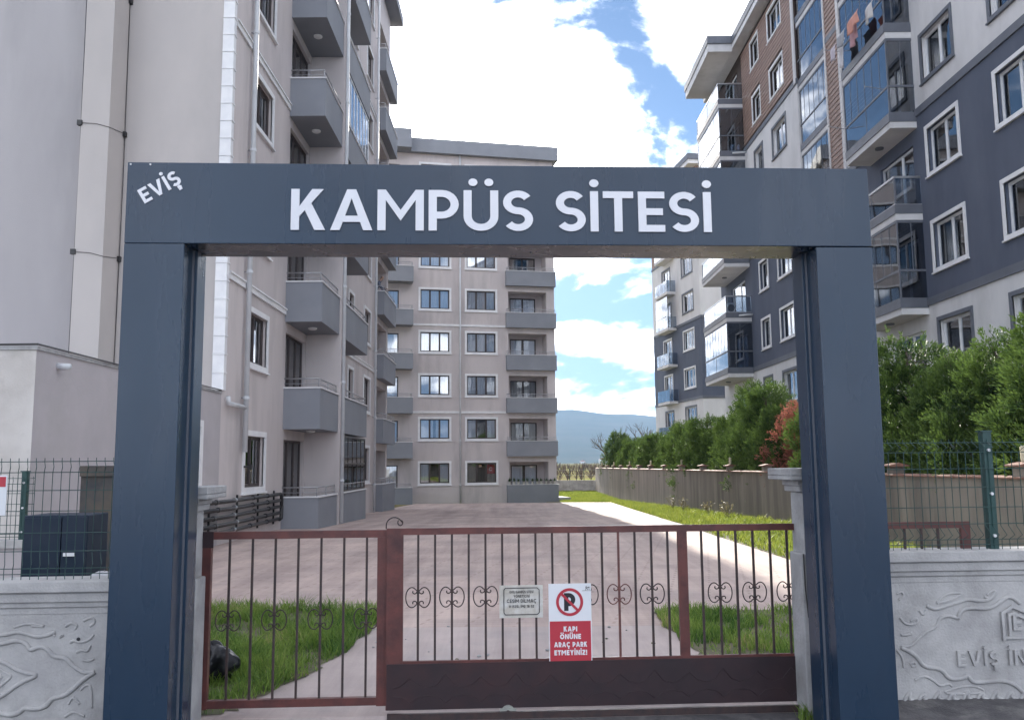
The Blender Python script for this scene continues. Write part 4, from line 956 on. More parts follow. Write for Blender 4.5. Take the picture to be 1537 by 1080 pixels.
# orchard and far trees: one brown mass
rnd = random.Random(3); mb = MB()
for i in range(2600):
    x = rnd.uniform(-140, 260); y = 120 + 320 * rnd.random() ** 1.3; hh = rnd.uniform(1.6, 3.0)
    for q in range(11):
        a = rnd.uniform(0, 6.28); l = rnd.uniform(.2, 1.3); p0 = Vector((x, y, -1.0 + hh * rnd.uniform(.0, .35))); p1 = Vector((x + math.cos(a) * l, y + math.sin(a) * l, -1 + hh * rnd.uniform(.5, 1))); sd = Vector((.035, 0, 0)); mb.quad(p0 - sd, p0 + sd, p1 + sd * .6, p1 - sd * .6)
tag(part('orchard', mb, mat('orchard_twigs', (0.13, 0.10, 0.085), (0.095, 0.075, 0.065), .05, .95, spec=0.0)), 'brown leafless orchard in the plain before the mountain', 'orchard', kind='stuff')
mb = MB(); rnd = random.Random(6); n = 16
for i in range(n + 1):
    for j in range(7): xx = 1.0 + 7.5 * i / n; yy = 84 + 4 * j / 6; mb.v.append((xx, yy, -1.06 + .95 * math.exp(-((xx - 4.2) / 1.8) ** 2) * math.sin(math.pi * j / 6) + (rnd.uniform(0, .06) if 0 < j < 6 and 0 < i < n else 0)))
for i in range(n):
    for j in range(6): k = i * 7 + j; mb.f.append((k, k + 7, k + 8, k + 1))
tag(part('earth_mound', mb, mat('mound_turf', (.28, .30, .06), (.22, .20, .08), 2, .95, .5, 20), smooth=True), kind='structure')
# small far houses at the mountain's foot
M_roof = mat('roof_far', (.30, .14, .10), None, .1, .9)
rnd = random.Random(14)
for i in range(9):
    x = rnd.uniform(30, 420) + (i % 3) * 40; y = rnd.uniform(1500, 2300); w_, h_ = rnd.uniform(9, 16), rnd.uniform(5, 11); B = T(x, y, -1.1)
    t = thing('far_house', 'tiny pale house on the plain at the foot of the mountain', 'house', B, 'houses far off on the plain')
    part('wall', MB().box(-w_ / 2, w_ / 2, -5, 5, 0, h_), M_white, t, B); part('roof', MB().prism([(-w_ / 2 - .5, h_), (w_ / 2 + .5, h_), (0, h_ + 3)], -5.5, 5.5), M_roof, t, B)
# mountain
def ridge(x):
    a = x / 5000.0
    return 300 + 18 * math.sin(a * 9 + 1) + 9 * math.sin(a * 31) + 5 * math.sin(a * 77 + 2) - 110 * max(0, a - .10) * 2.2 - 60 * max(0, -a) + 2.5 * math.sin(a * 260)
mb = MB(); nx, ny = 150, 16; rnd = random.Random(2)
for j in range(ny + 1):
    t = j / ny
    for i in range(nx + 1):
        x = -7000 + 14000 * i / nx; s = t ** 1.25; mb.v.append((x, 3000 + 2400 * t, -4 + (ridge(x) + 4) * s * (1 + .06 * math.sin(x / 170 + t * 5) * (1 - t)) + rnd.uniform(-6, 6) * s * (1 - t)))
for j in range(ny):
    for i in range(nx): k = j * (nx + 1) + i; mb.f.append((k, k + 1, k + nx + 2, k + nx + 1))
tag(part('mountain', mb, mat('mountain_scrub', (.055, .068, .05), (.085, .085, .065), .006, .95, c3=(.045, .058, .045), s3=.012, spec=0.0), smooth=True), kind='structure')

# ------------------------------------------------------------------ street wall, pillars, portal, gate
Mp = T(0, 5.33, 0) @ RZ(R(3.0))
_n = M_portal.node_tree.nodes; _l = M_portal.node_tree.links; _t = _n.new('ShaderNodeTexNoise'); _t.inputs['Scale'].default_value = 1.7; _t.inputs['Detail'].default_value = 8
_g = _n.new('ShaderNodeNewGeometry'); _m = _n.new('ShaderNodeMapping'); _m.inputs['Scale'].default_value = (3, 3, .5); _l.new(_g.outputs['Position'], _m.inputs[0]); _l.new(_m.outputs[0], _t.inputs['Vector'])
_r = _n.new('ShaderNodeMapRange'); _r.inputs['From Min'].default_value = .3; _r.inputs['From Max'].default_value = .7; _r.inputs['To Min'].default_value = .24; _r.inputs['To Max'].default_value = .33; _l.new(_t.outputs['Fac'], _r.inputs['Value']); _l.new(_r.outputs[0], _n['Principled BSDF'].inputs['Roughness'])
po = thing('entrance_portal', 'large anthracite blue entrance portal frame with white lettering over the gate', 'portal', Mp)
UL, UR_, IL, IR, ZT, ZB, DP = -2.385, 2.325, -2.02, 1.96, 3.53, 3.012, .35
bevel(part('post', MB().box(UL, IL, 0, .17, -.1, ZB), M_portal, po, Mp), .004)
bevel(part('post', MB().box(IR, UR_, 0, .17, -.1, ZB - .003), M_portal, po, Mp), .004)
bevel(part('beam', MB().box(UL, UR_, .0, DP, ZB + .002, ZT), M_portal, po, Mp), .004)
bevel(part('inner_post', MB().box(UL + .06, IL + .03, .176, DP, -.1, ZB), M_portal, po, Mp), .003)
bevel(part('inner_post', MB().box(IR - .03, UR_ - .06, .176, DP, -.1, ZB), M_portal, po, Mp), .003)
part('joint_strip', MB().box(IL - .01, IL + .012, .165, .185, 0, ZB), M_fascia, po, Mp); part('joint_strip', MB().box(IR - .012, IR + .01, .165, .185, 0, ZB), M_fascia, po, Mp)
for u in (UL + .02, UL + .14): part('screw', MB().tube([(u, -.004, ZT - .015), (u, .002, ZT - .015)], .006, 8), M_upvc, po, Mp)
text(po, Mp @ T(-1.372, 0, 3.10), 'KAMPÜS SİTESİ', .262, .168, M_letter, .012, .10, fit=2.655)
text(po, Mp @ T(-2.268, 0, 3.262) @ Matrix.Rotation(R(-31), 4, 'Y'), 'EVİŞ', .098, .19, M_letter, .006, .12, fit=.262)

# concrete gate pillars
M5 = T(0, 5.85, 0) @ RZ(R(3.0))
def pillar(u0, u1, s, label, zt):
    p = thing('gate_pillar', label, 'pillar', M5 @ T((u0 + u1) / 2, 0, 0))
    B = M5
    bevel(part('shaft', MB().box(u0, u1, .0, .22, -.1, zt - .16), M_conc, p, B), .012)
    inner = u1 if s < 0 else u0
    bevel(part('lower_facing', MB().box(inner - .035, inner + .035, -.02, .19, -.1, .92 if s < 0 else 1.03), M_conc, p, B), .01)
    mb = MB(); e = .035; st = [(0, zt - .16), (.03, zt - .12), (.04, zt - .08), (.115, zt - .05), (.115, zt)]
    for (a, za_), (b, zb_) in zip(st, st[1:]): mb.box(u0 - b, u1 + b, -b, .22 + b, za_ + .0005, zb_)
    bevel(part('capital', mb, M_conc, p, B), .006)
    # crumbled mortar along the edge
    r_ = random.Random(4 + int(s)); mb = MB()
    for i in range(40):
        z = r_.uniform(0, zt - .2); x = inner + (-.07 if s < 0 else .07) * r_.uniform(.7, 1.2); q = r_.uniform(.004, .012); mb.box(x - q, x + q, -.012, .01, z - q * 1.5, z + q * 1.5)
    tag(part('mortar_crumbs', mb, M_wallp, p, B), kind='stuff'); return p
pillar(-2.28, -2.09, -1, 'rough concrete gate pillar with broken capital by the grass patch', 1.515)
pillar(1.965, 2.16, 1, 'rough concrete gate pillar with moulded capital where the sliding gate enters', 1.60)
tag(part('loose_cable', MB().tube([(1.945, -.026, 1.03), (1.948, -.026, .8), (1.96, -.026, .62), (2.01, -.012, .53), (2.08, -.006, .5)], .005, 5), M_black, None, M5), 'thin dark cable hanging down the right gate pillar', 'cable')

def street_wall(u0, u1, zt, M, label, seed):
    w = thing('street_wall', label, 'wall', M @ T((u0 + u1) / 2, 0, 0))
    part('wall_body', MB().box(u0, u1, .04, .24, -.15, zt - .21), M_wallp, w, M)
    # stepped coping
    prof = [(.24, zt - .21), (.035, zt - .21), (.035, zt - .17), (.02, zt - .165), (.02, zt - .135), (.0, zt - .13), (.0, zt - .075), (-.03, zt - .065), (-.03, zt), (.27, zt), (.27, zt - .06)]
    mb = MB(); n = len(prof); i0 = len(mb.v)
    for u in (u0, u1): mb.v += [(u, p[0], p[1]) for p in prof]
    for k in range(n): mb.f.append((k, (k + 1) % n, n + (k + 1) % n, n + k))
    mb.f += [tuple(range(n))[::-1], tuple(range(n, 2 * n))]
    bevel(part('coping', mb, M_wallp, w, M), .004); return w
def relief(w, M, pts, r=.014, name='moulding', closed=False, flat=1.0, y=.04):
    mb = MB(); mb.tube([(p[0], y, p[1]) for p in pts], r * 1.25, 8, closed=closed); o = part(name, mb, M_wallp, w, M, True); return o
def bez(*P, n=10):
    out_ = []
    for i in range(0, len(P) - 1, 3):
        a, b, c, d = [Vector(p) for p in P[i:i + 4]]
        for k in range(n + 1):
            t = k / n; q = a * (1 - t) ** 3 + b * 3 * t * (1 - t) ** 2 + c * 3 * t * t * (1 - t) + d * t ** 3
            if not out_ or (Vector(out_[-1]) - q).length > 1e-4: out_.append((q.x, q.y))
    return out_
M58 = T(0, 5.86, 0) @ RZ(R(3.0))
wr = street_wall(2.12, 6.5, 1.03, M58, 'pale concrete street wall with raised lettering and house emblem, right of the portal', 1)
# right panel: pointed cartouche with leaves; px (zoom 837x1080 over 217x280) mapped to metres
def zr(x, y): return (2.56 + (x - 70) * .00119, 0.80 - (y - 300) * .00117)
def rp(*pts): return [zr(*p) for p in pts]
CT = rp((115, 645), (200, 690), (240, 760), (345, 768), (380, 830), (470, 825), (490, 805), (520, 850), (580, 850), (680, 840), (760, 860), (830, 930))
def smooth(pts, it=2):
    for _ in range(it):
        o = [pts[0]]
        for a, b in zip(pts, pts[1:]): o += [(a[0] * .75 + b[0] * .25, a[1] * .75 + b[1] * .25), (a[0] * .25 + b[0] * .75, a[1] * .25 + b[1] * .75)]
        pts = o + [pts[-1]]
    return pts
relief(wr, M58, smooth(CT), .012)
relief(wr, M58, smooth(rp((115, 645), (180, 640), (260, 560), (330, 540), (345, 490), (400, 470), (460, 490))), .009)
relief(wr, M58, smooth(rp((460, 490), (480, 440), (540, 430), (640, 440), (700, 410), (770, 360), (830, 410))), .012)
relief(wr, M58, smooth(rp((280, 415), (320, 435), (360, 430), (410, 412), (480, 395), (520, 380), (600, 395), (660, 385), (690, 345))), .011)
relief(wr, M58, smooth(rp((340, 400), (400, 350), (470, 345), (500, 350), (430, 385), (340, 402))), .007, 'leaf')
for pp in (((120, 480), (150, 520), (215, 520), (225, 480), (180, 500)), ((120, 575), (150, 580), (185, 570)), ((235, 440), (255, 470), (275, 440)), ((110, 345), (140, 330), (150, 360), (120, 380)), ((160, 740), (190, 725), (200, 750), (170, 755)),
           ((185, 830), (240, 805), (290, 830), (330, 870), (380, 850), (400, 870)), ((90, 660), (120, 700), (125, 760)), ((640, 360), (680, 330), (700, 350), (660, 380), (620, 370))):
    relief(wr, M58, smooth(rp(*pp)), .007, 'leaf')
r_ = random.Random(8)
for i in range(9):
    x = 110 + i * 85; relief(wr, M58, smooth(rp((x, 955), (x + 20, 915), (x + 50, 890 + 20 * (i % 2)), (x + 30, 935), (x + 75, 950))), .009, 'leaf')
relief(wr, M58, smooth(rp((350, 900), (450, 870), (540, 870), (600, 905), (480, 915), (360, 905))), .006, 'leaf')
text(wr, M58 @ T(zr(435, 755)[0], .041, zr(435, 755)[1]), 'EVİŞ İN', .098, .19, M_wallp, .020, .17, fit=.48)
mb = MB()
for e_, q in ((0, 0), (38, 1)):
    p = rp((715 + e_, 615 - e_ * .6), (715 + e_, 460 + e_ * .3), (775 + e_ * .2, 425 + e_), (900, 480 + e_)); stroke_prism(mb, p, .018, .018, .05)
stroke_prism(mb, rp((722, 600), (900, 600)), .018, .019, .05); part('house_emblem', mb, M_wallp, wr, M58)
text(wr, M58 @ T(zr(775, 560)[0], .041, zr(775, 560)[1]), 'E', .11, .2, M_wallp, .02)

wl2 = street_wall(-6.5, -2.2, .925, T(0, 5.82, 0) @ RZ(R(3.0)), 'pale concrete street wall with carved cartouche and leaf relief, left of the portal', 2)
ML = T(0, 5.82, 0) @ RZ(R(3.0))
def zl(x, y): return (-3.285 + x * .000865, .712 - (y - 310) * .00084)
def lp(*pts): return smooth([zl(*p) for p in pts])
mir = lambda pts: [(-6.57 - p[0], p[1]) for p in pts]
for pts, rr in ((lp((0, 455), (60, 450), (130, 430), (200, 450), (260, 470), (330, 465), (400, 440)), .011), (lp((0, 520), (60, 510), (130, 492), (200, 520), (225, 575), (290, 540), (350, 560), (400, 625), (480, 625), (540, 690), (620, 745), (700, 738)), .012),
                (lp((700, 738), (620, 790), (560, 850), (490, 910), (400, 920), (360, 990), (260, 1000), (205, 985), (170, 1030), (90, 1040), (0, 1010)), .013), (lp((0, 640), (60, 660), (120, 700), (200, 735), (300, 752), (200, 790), (120, 840), (60, 890), (0, 920)), .012),
                (lp((0, 690), (60, 730), (110, 755), (60, 800), (0, 850)), .007), (lp((0, 730), (40, 755), (0, 800)), .006)):
    relief(wl2, ML, pts, rr); relief(wl2, ML, mir(pts), rr)
for pp in (((100, 400), (180, 375), (250, 375), (340, 400), (230, 390)), ((430, 480), (470, 460), (440, 475)), ((510, 520), (540, 500), (570, 520), (620, 515), (660, 490), (680, 460)), ((560, 590), (600, 575), (640, 590), (660, 540)), ((610, 650), (650, 660), (690, 640)),
           ((600, 870), (640, 830), (680, 840), (690, 1000)), ((520, 970), (550, 910), (600, 970)), ((470, 400), (510, 370), (560, 390), (540, 420)), ((600, 360), (660, 330), (690, 370), (650, 400)), ((340, 470), (370, 445), (400, 470)), ((500, 1060), (560, 1020), (640, 1060))):
    relief(wl2, ML, lp(*pp), .007, 'leaf')
part('drain_hole', MB().tube([(zl(570, 495)[0], .036, zl(570, 495)[1]), (zl(570, 495)[0], .05, zl(570, 495)[1])], .012, 10), M_ink, wl2, ML)

# green welded mesh fence on top of the walls
def mesh_fence(u0, u1, z0, z1, M, label, posts, pitch=.0555, r=.0026, folds=((.09, .13, .21), (.88, .925, .97))):
    f = thing('mesh_fence', label, 'fence', M @ T((u0 + u1) / 2, .1, z0)); H = z1 - z0
    def vw():
        pts = [(0, 0, -.012)]
        for (a, b, c) in folds: pts += [(0, 0, a * H - .0), (.02, -.032, b * H), (0, 0, c * H)]
        pts.append((0, 0, H)); return MB().tube(pts, r, 5)
    n = int((u1 - u0) / pitch)
    for i in range(n + 1): part('vertical_wire', cached(('vertical_wire', round(H, 3), r), vw, M_green), None, f, M @ T(u0 + i * pitch, .1, z0))
    for q in (folds[0][0] * .5, folds[0][0], folds[0][2] + .02, .38, .56, .73, folds[1][0], folds[1][2]):
        part('horizontal_wire', cached(('horizontal_wire', round(u1 - u0, 2), r), lambda: MB().tube([(0, 0, 0), (u1 - u0, 0, 0)], r * 1.1, 5), M_green), None, f, M @ T(u0, .1, z0 + q * H))
    for u in posts:
        p = part('post', MB().box(u - .03, u + .03, .105, .165, z0 - .01, z1 + .05), M_green, f, M)
        part('post_cap', MB().box(u - .045, u + .035, .10, .17, z1 + .05, z1 + .062), M_green, p, M)
        for q in (.12, .5, .9): part('bolt', MB().tube([(u, .09, z0 + H * q), (u, .106, z0 + H * q)], .011, 8), M_upvc, p, M)
    return f
mesh_fence(2.30, 5.0, 1.03, 1.79, M58, 'green welded mesh fence on the wall with house emblem', (3.36, 4.9))
mesh_fence(-5.2, -2.42, .925, 1.71, ML, 'green welded mesh fence on the wall with carved cartouche', (-4.9,))
# side wall and fence further back on the left
Ms = T(-5.4, 9.6, 0) @ RZ(R(4))
sw_ = thing('side_wall', 'low grey wall running off behind the left mesh fence', 'wall', Ms)
part('wall_body', MB().box(-3.0, .45, 0, .2, -.1, .78), M_annex, sw_, Ms); part('coping', MB().box(-3.0, .47, -.03, .23, .78, .86), M_wallp, sw_, Ms)
mesh_fence(-3.0, .1, .86, 1.55, Ms, 'shorter green mesh fence with thick post on the low grey side wall', (-.02,), pitch=.11, r=.003)
# things dumped behind the left fence
B = T(-4.05, 7.9, 0) @ RZ(R(3)); cab = thing('metal_cabinet', 'dark blue metal cabinet with pale latch dumped behind the mesh fence', 'cabinet', B)
bevel(part('body', MB().box(-.34, .22, 0, .45, 0, 1.22), mat('cabinet_blue', (.018, .03, .05), (.025, .035, .055), 4, .5, spec=.15), cab, B), .01)
part('door', MB().box(-.335, -.005, -.02, -.001, .03, 1.20), MATS['cabinet_blue'], cab, B); part('door', MB().box(.005, .215, -.02, -.001, .03, 1.20), MATS['cabinet_blue'], cab, B)
part('latch', MB().box(.03, .13, -.035, -.02, .86, .89), M_upvc, cab, B)
B = T(-4.3, 9.3, 0); bd = thing('wooden_board', 'weathered dark board leaning upright behind the metal cabinet', 'board', B)
part('panel', MB().box(-.30, .55, 0, .04, .0, 1.66), mat('board_dark', (.05, .05, .055), (.09, .075, .06), 3, .8, c3=(.02, .025, .035), s3=2), bd, B); part('cleat', MB().box(-.30, .55, -.03, 0, 1.55, 1.66), MATS['board_dark'], bd, B)
def lump(rx, ry, rz__, seed, n=18, m_=12, amp=.12):
    mb = MB(); rnd = random.Random(seed); ph = [rnd.uniform(0, 6) for _ in range(6)]
    for j in range(m_ + 1):
        for i in range(n):
            a = 2 * math.pi * i / n; b = math.pi * (j / m_ - .5); k = 1 + amp * (math.sin(3 * a + ph[0] + b * 2) + .7 * math.sin(5 * a + ph[1] - b * 4) + .6 * math.sin(9 * a + ph[2]) * math.cos(b * 3 + ph[3]))
            mb.v.append((rx * k * math.cos(b) * math.cos(a), ry * k * math.cos(b) * math.sin(a), rz__ * (math.sin(b) * k + 1) * (1 if b > 0 else .9)))
    for j in range(m_):
        for i in range(n): mb.f.append((j * n + i, j * n + (i + 1) % n, (j + 1) * n + (i + 1) % n, (j + 1) * n + i))
    return mb
B = T(-3.52, 7.6, .55); tag(part('cement_sack', lump(.15, .14, .10, 3), mat('sack_grey', (.42, .42, .45), None, 6, .8, .3, 20), None, B, True), 'pale grey sack on a crate beside the dark cabinet', 'sack')
B = T(-3.50, 7.6, 0); cr = thing('crate', 'dark crate under the pale sack beside the cabinet', 'crate', B); part('box', MB().box(-.22, .25, -.15, .2, 0, .56), MATS['board_dark'], cr, B); part('lid_batten', MB().box(-.23, .26, -.165, -.15, .45, .53), MATS['board_dark'], cr, B)
B = T(-4.75, 7.3, 0); tag(bevel(part('concrete_block', MB().prism([(-.6, 0), (.36, 0), (.36, .78), (.2, .79), (-.6, .74)], -.2, .2), mat('block_green_grey', (.34, .37, .35), (.28, .30, .29), 4, .9, .4, 40), None, B), .02), 'pale green grey concrete block behind the mesh fence', 'block')
# warning plate on the left fence, cut by the frame edge
B = ML @ T(-3.58, .07, 1.34); pl = thing('warning_plate', 'white plate with a red heading wired to the left mesh fence', 'sign', B)
part('plate', MB().box(0, .27, 0, .006, 0, .26), M_signw, pl, B); part('red_heading', MB().box(.01, .262, -.003, 0, .185, .25), M_red, pl, B)
# ---- gate
def scroll_mesh():
    mb = MB()
    for s in (-1, 1):
        mid = arc(.042, 0, .041, .066, 128, -128, 22)
        c0 = mid[0]; curl = []
        for i in range(1, 12):
            t = i / 11; a = R(128 + 20 + 250 * t); r = .019 * (1 - .45 * t); curl.append((c0[0] + .0085 + r * math.cos(a) - .001, c0[1] - .016 + r * math.sin(a) + .006 * (1 - t)))
        path = [(p[0], p[1]) for p in curl[::-1]] + mid + [(p[0], -p[1]) for p in curl]
        mb.tube([(s * p[0], 0, p[1]) for p in path], .0042, 5)
    mb.box(-.012, .012, -.010, .010, .028, .040); mb.box(-.012, .012, -.010, .010, -.040, -.028)
    return mb
def bar(parent, u, z0, z1, m=None, r=.0072): part('bar', MB().box(u - r, u + r, -r, r, z0, z1), m or M_iron, parent, Mg)
lg = thing('gate_leaf', 'maroon gate leaf with seven slim bars over an open bottom, beside the grass patch', 'gate', Mg @ T(-1.45, 0, .05))
part('top_rail', MB().box(-2.13, -.862, -.02, .025, 1.155, 1.205), M_gate, lg, Mg); part('bottom_rail', MB().box(-2.05, -.925, -.02, .025, .055, .105), M_gate, lg, Mg)
part('stile', MB().box(-2.125, -2.045, -.022, .027, .05, 1.157), M_gate, lg, Mg); part('stile', MB().box(-.93, -.862, -.022, .027, .05, 1.157), M_gate, lg, Mg)
for i, u in enumerate((-1.925, -1.772, -1.619, -1.465, -1.311, -1.157, -1.003)):
    bar(lg, u, .10, 1.16)
    if i % 2 == 0: part('scroll_ornament', cached('scroll_ornament', scroll_mesh, M_iron, True), None, lg, Mg @ T(u, 0, .617))
part('corner_patch', MB().box(-2.13, -2.03, -.026, -.02, 1.10, 1.208), M_gated, lg, Mg)
sg = thing('sliding_gate', 'long maroon sliding gate with barred top and solid dark lower panel', 'gate', Mg @ T(1.0, 0, 0))
part('top_rail', MB().box(-.866, 3.215, -.055, -.025, 1.172, 1.217), M_gate, sg, Mg)
for (a, b) in ((-.864, -.752), (1.132, 1.197), (3.15, 3.215)): part('stile', MB().box(a, b, -.053, -.024, .03, 1.173), M_gate, sg, Mg)
part('mid_rail', MB().box(-.752, 3.15, -.05, -.028, .318, .342), M_gate, sg, Mg)
part('lower_panel', MB().box(-.858, 3.18, -.060, -.054, .03, .325), M_gated, sg, Mg)
for i in range(17):   # pressed diamonds of the sheet
    u = -.7 + i * .235; mb = MB()
    mb.tube([(u - .115, -.0597, .17), (u - .06, -.0597, .185), (u, -.0597, .235 + .02 * (i % 2)), (u + .06, -.0597, .185), (u + .115, -.0597, .17)], .003, 4); mb.tube([(u - .115, -.0597, .12), (u - .05, -.0597, .11), (u, -.0597, .07), (u + .05, -.0597, .11), (u + .115, -.0597, .12)], .003, 4); part('pressed_rib', mb, M_gated, sg, Mg)
ub = [-.652 + i * .1143 for i in range(16)] + [1.30 + i * .1205 for i in range(15)]
for i, u in enumerate(ub):
    red = (i == 12)
    bar(sg, u, .335, 1.176, M_ironred if red else None)
    if (i < 16 and i % 2 == 0) or (i >= 16 and i % 2 == 1):
        if i not in (8,): part('scroll_ornament', cached('scroll_red' if red else 'scroll_ornament', scroll_mesh, M_ironred if red else M_iron, True), None, sg, Mg @ T(u, -.0, .755))
    # bars of the slider stand in the rail plane
for o in sg.children:
    if o.name.startswith(('bar', 'scroll')): o.matrix_basis = Matrix.Translation((0, 0, 0)) @ o.matrix_basis @ Matrix.Translation((0, -.039, 0))
for u in (-.05, 2.5):
    wh = part('wheel', MB().tube([(u, -.072, .005), (u, -.045, .005)], .045, 18), mat('wheel_zinc', (.36, .37, .34), (.28, .29, .27), 20, .5, metal=.4), sg, Mg)
    part('wheel_bracket', MB().prism([(u - .055, .03), (u + .055, .03), (u + .055, .0), (u + .02, -.03), (u - .02, -.03), (u - .055, .0)][::-1], -.078, -.073), MATS['wheel_zinc'], wh, Mg)
    part('axle', MB().tube([(u, -.086, .008), (u, -.07, .008)], .013, 10), M_iron, wh, Mg)
cp_ = [(-.87, 1.215)] + arc(-.815, 1.235, .055, .055, 175, 20, 10) + arc(-.775, 1.255, .017, .02, 60, -230, 10)
part('finial_scroll', MB().tube([(p[0], -.04, p[1]) for p in cp_], .0045, 5), M_iron, sg, Mg, True)

# no-parking plate on the gate
B = Mg @ T(.232, -.058, .313); np_ = thing('no_parking_sign', 'white and red no parking plate with crossed P fixed to the sliding gate', 'sign', B)
part('plate', MB().box(0, .291, 0, .004, 0, .52), M_signw, np_, B)
part('red_panel', MB().box(.006, .285, -.0015, .001, .008, .272), M_red, np_, B)
mb = MB(); stroke_prism(mb, arc(.143, .398, .083, .083, 0, 360, 40), .019, -.003, .001); part('prohibition_ring', mb, M_red, np_, B)
w_, mbP = letter_mesh('P', .24, .03); mbP.v = [(v[0] * .125 + .105, v[1] * .06 + .0005, v[2] * .118 + .34) for v in mbP.v]; part('letter', mbP, M_ink, np_, B)
mb = MB(); stroke_prism(mb, [(.088, .453), (.198, .343)], .017, -.0045, .001); part('prohibition_bar', mb, M_red, np_, B)
for s, z, w_ in (('KAPI', .205, .092), ('ÖNÜNE', .155, .143), ('ARAÇ PARK', .103, .224), ('ETMEYİNİZ!', .050, .222)):
    text(np_, B @ T(.1455 - w_ / 2, -.0016, z), s, .033, .24, M_signw, .0012, .13, fit=w_)
mb = MB(); r_ = random.Random(2)
for i in range(7): a = r_.uniform(0, 3.14); c = (.262 + r_.uniform(-.015, .015), .49 + r_.uniform(-.008, .01)); stroke_prism(mb, [(c[0] - .008 * math.cos(a), c[1] - .008 * math.sin(a)), (c[0] + .008 * math.cos(a), c[1] + .008 * math.sin(a))], .003, -.0012 - i * .0001, 0)
stroke_prism(mb, [(.23, .472), (.29, .472)], .0022, -.0012, 0); part('printed_mark', mb, M_ink, np_, B)
# paper notice in a sleeve
B = Mg @ T(-.102, -.056, .612); pn = thing('paper_notice', 'yellowed paper notice in a plastic sleeve taped to the gate bars', 'notice', B)
mb = MB(); nx = 10
for i in range(nx + 1):
    for j in range(2): x = .295 * i / nx; mb.v.append((x, .002 * math.sin(i * 1.7), j * .215))
for i in range(nx): mb.f.append((2 * i, 2 * i + 2, 2 * i + 3, 2 * i + 1))
ob = part('sheet', mb, M_paper, pn, B); ob.modifiers.new('solid', 'SOLIDIFY').thickness = .002
mb = MB(); c_ = [(.03, .035), (.04, .022), (.255, .022), (.27, .035), (.27, .185), (.255, .198), (.04, .198), (.03, .185), (.03, .035)]; stroke_prism(mb, c_, .005, -.0060, -.0050); part('printed_border', mb, M_ink, pn, B)
for s, z, w_, h_ in (('EVİŞ KAMPÜS SİTESİ', .163, .16, .017), ('YÖNETİCİSİ', .135, .11, .017), ('CESİM DİLMAÇ', .101, .20, .023), ('0 (535) 592 18 52', .068, .17, .017)):
    text(pn, B @ T(.15 - w_ / 2, -.0050, z), s, h_, .16, M_ink, .0008, .14, fit=w_, joined='printed_line')

# black bag by the pillar, in the grass
B = T(-2.33, 6.85, .02) @ RZ(R(20)); bg_ = thing('plastic_bag', 'black plastic rubbish bag slumped in the grass by the gate pillar', 'bag', B)
part('bag_body', lump(.185, .16, .135, 12, 40, 26, .15), M_bag, bg_, B, True)
part('bag_handle', MB().tube([(-.06, 0, .22), (-.12, .02, .31), (-.11, .03, .34), (-.01, 0, .25)], [.03, .018, .015, .03], 7), M_bag, bg_, B, True)
# pebbles and litter on the paving
rnd = random.Random(19)
for i in range(34):
    y = rnd.uniform(6.15, 9.2); x = rnd.uniform(-1.3, 1.4); s = rnd.uniform(.008, .022)
    tag(part('pebble', lump(s, s * .8, s * .5, i, 7, 5, .1), M_conc if i % 3 else M_soil, None, T(x, y, .004)), 'small loose pebble lying on the concrete inside the gate', 'pebble', 'pebbles on the gate apron')
# weeds at the foot of the right pillar
P8 = [(1.86, 5.86), (2.06, 5.86), (2.06, 5.97), (1.86, 5.96)]
blades('weed_tuft', P8, 130, .10, .008, M_grass, 'tuft of weeds at the foot of the right gate pillar', lean=1.0, seed=9, base=-.03)

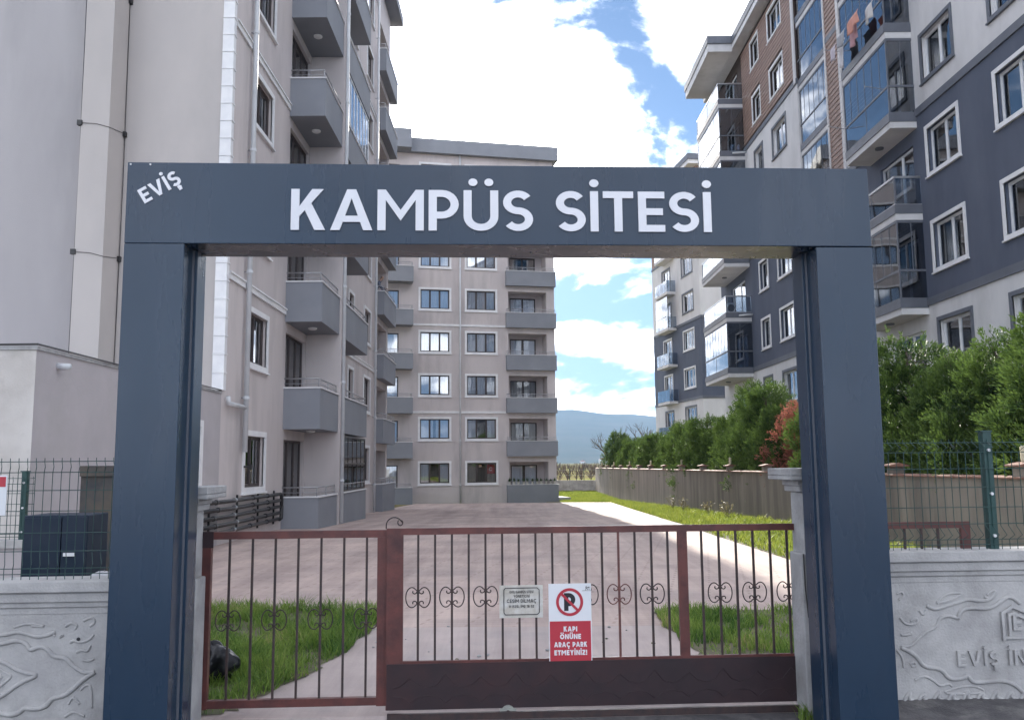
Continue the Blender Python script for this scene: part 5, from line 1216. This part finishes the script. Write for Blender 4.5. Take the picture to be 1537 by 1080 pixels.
# ------------------------------------------------------------------ person leaning over the loggia parapet
def person():
    fx, fy, fz = -6.50, 40.2, -0.08 + 3 * SL + .003
    V, Ed, Rd = [], [], []
    def v(p, r): V.append((fx + p[0] * 1.06, fy + p[1] * 1.06, fz + p[2] * 1.06)); Rd.append(r * 1.06); return len(V) - 1
    def e(a, b): Ed.append((a, b)); return b
    pel = v((0, 0, .92), .14); sp = e(pel, v((.07, 0, 1.12), .135)); ch = e(sp, v((.20, 0, 1.32), .15)); nk = e(ch, v((.31, 0, 1.46), .055)); hd = e(nk, v((.37, 0, 1.56), .085)); e(hd, v((.41, 0, 1.66), .075))
    for s in (-1, 1):
        hip = e(pel, v((-.01, .09 * s, .86), .095)); kn = e(hip, v((.02, .10 * s, .47), .062)); an = e(kn, v((-.03, .10 * s, .08), .042)); e(an, v((.11, .12 * s, .035), .036))
        sh = e(ch, v((.22, .19 * s, 1.34), .062)); el = e(sh, v((.33, .25 * s, 1.11), .045)); wr_ = e(el, v((.52, .20 * s, 1.06), .030)); pm = e(wr_, v((.59, .185 * s, 1.055), .028))
        for q in range(4): f1 = e(pm, v((.645, (.185 + (q - 1.5) * .02) * s, 1.05 - abs(q - 1.5) * .004), .009)); e(f1, v((.672 - abs(q - 1.4) * .006, (.185 + (q - 1.5) * .022) * s, 1.025), .008))
        th = e(wr_, v((.585, (.185 - .04) * s, 1.06), .010)); e(th, v((.62, (.185 - .05) * s, 1.045), .009))
    me = bpy.data.meshes.new('person'); me.from_pydata(V, Ed, []); me.update(); o = bpy.data.objects.new('tmp', me); C.objects.link(o)
    sk = o.modifiers.new('skin', 'SKIN'); sk.use_smooth_shade = True; sl_ = me.skin_vertices[0].data
    for i, r in enumerate(Rd): sl_[i].radius = (r, r); sl_[i].use_root = (i == 0)
    o.modifiers.new('sub', 'SUBSURF').levels = 1
    dg = bpy.context.evaluated_depsgraph_get(); m2 = bpy.data.meshes.new_from_object(o.evaluated_get(dg)); bpy.data.objects.remove(o)
    m2.name = 'person_body'; m2.materials.clear()
    for x in (mat('shirt_slate', (.10, .12, .17), None, 6, .9), mat('skin_tone', (.42, .27, .20), None, 8, .6), mat('hair_dark', (.02, .016, .014), None, 8, .7), mat('trousers_dark', (.03, .035, .05), None, 6, .9)): m2.materials.append(x)
    for p in m2.polygons:
        c = p.center; dx, dz = (c.x - fx) / 1.06, (c.z - fz) / 1.06
        p.material_index = 3 if dz < .93 else (2 if dz > 1.56 and (dx < .37 or dz > 1.68) else (1 if dz > 1.44 or (dx > .50 and dz < 1.12) else 0))
    r_ = thing('person', 'person in a slate shirt leaning over a grey loggia parapet', 'person', T(fx, fy, fz))
    part('body', m2, None, r_, Matrix())
person()

# ------------------------------------------------------------------ the air over the plain
hm = bpy.data.materials.new('haze_air'); hm.use_nodes = True; hn = hm.node_tree.nodes; hn.clear()
ho = hn.new('ShaderNodeOutputMaterial'); hv = hn.new('ShaderNodeVolumePrincipled'); hv.inputs['Color'].default_value = (0.45, 0.68, 1.0, 1); hv.inputs['Density'].default_value = 9e-5; hv.inputs['Anisotropy'].default_value = 0.0
hm.node_tree.links.new(hv.outputs[0], ho.inputs['Volume'])
tag(part('haze', MB().box(-7400, 7400, -120, 5800, -7, 430), hm), kind='stuff')
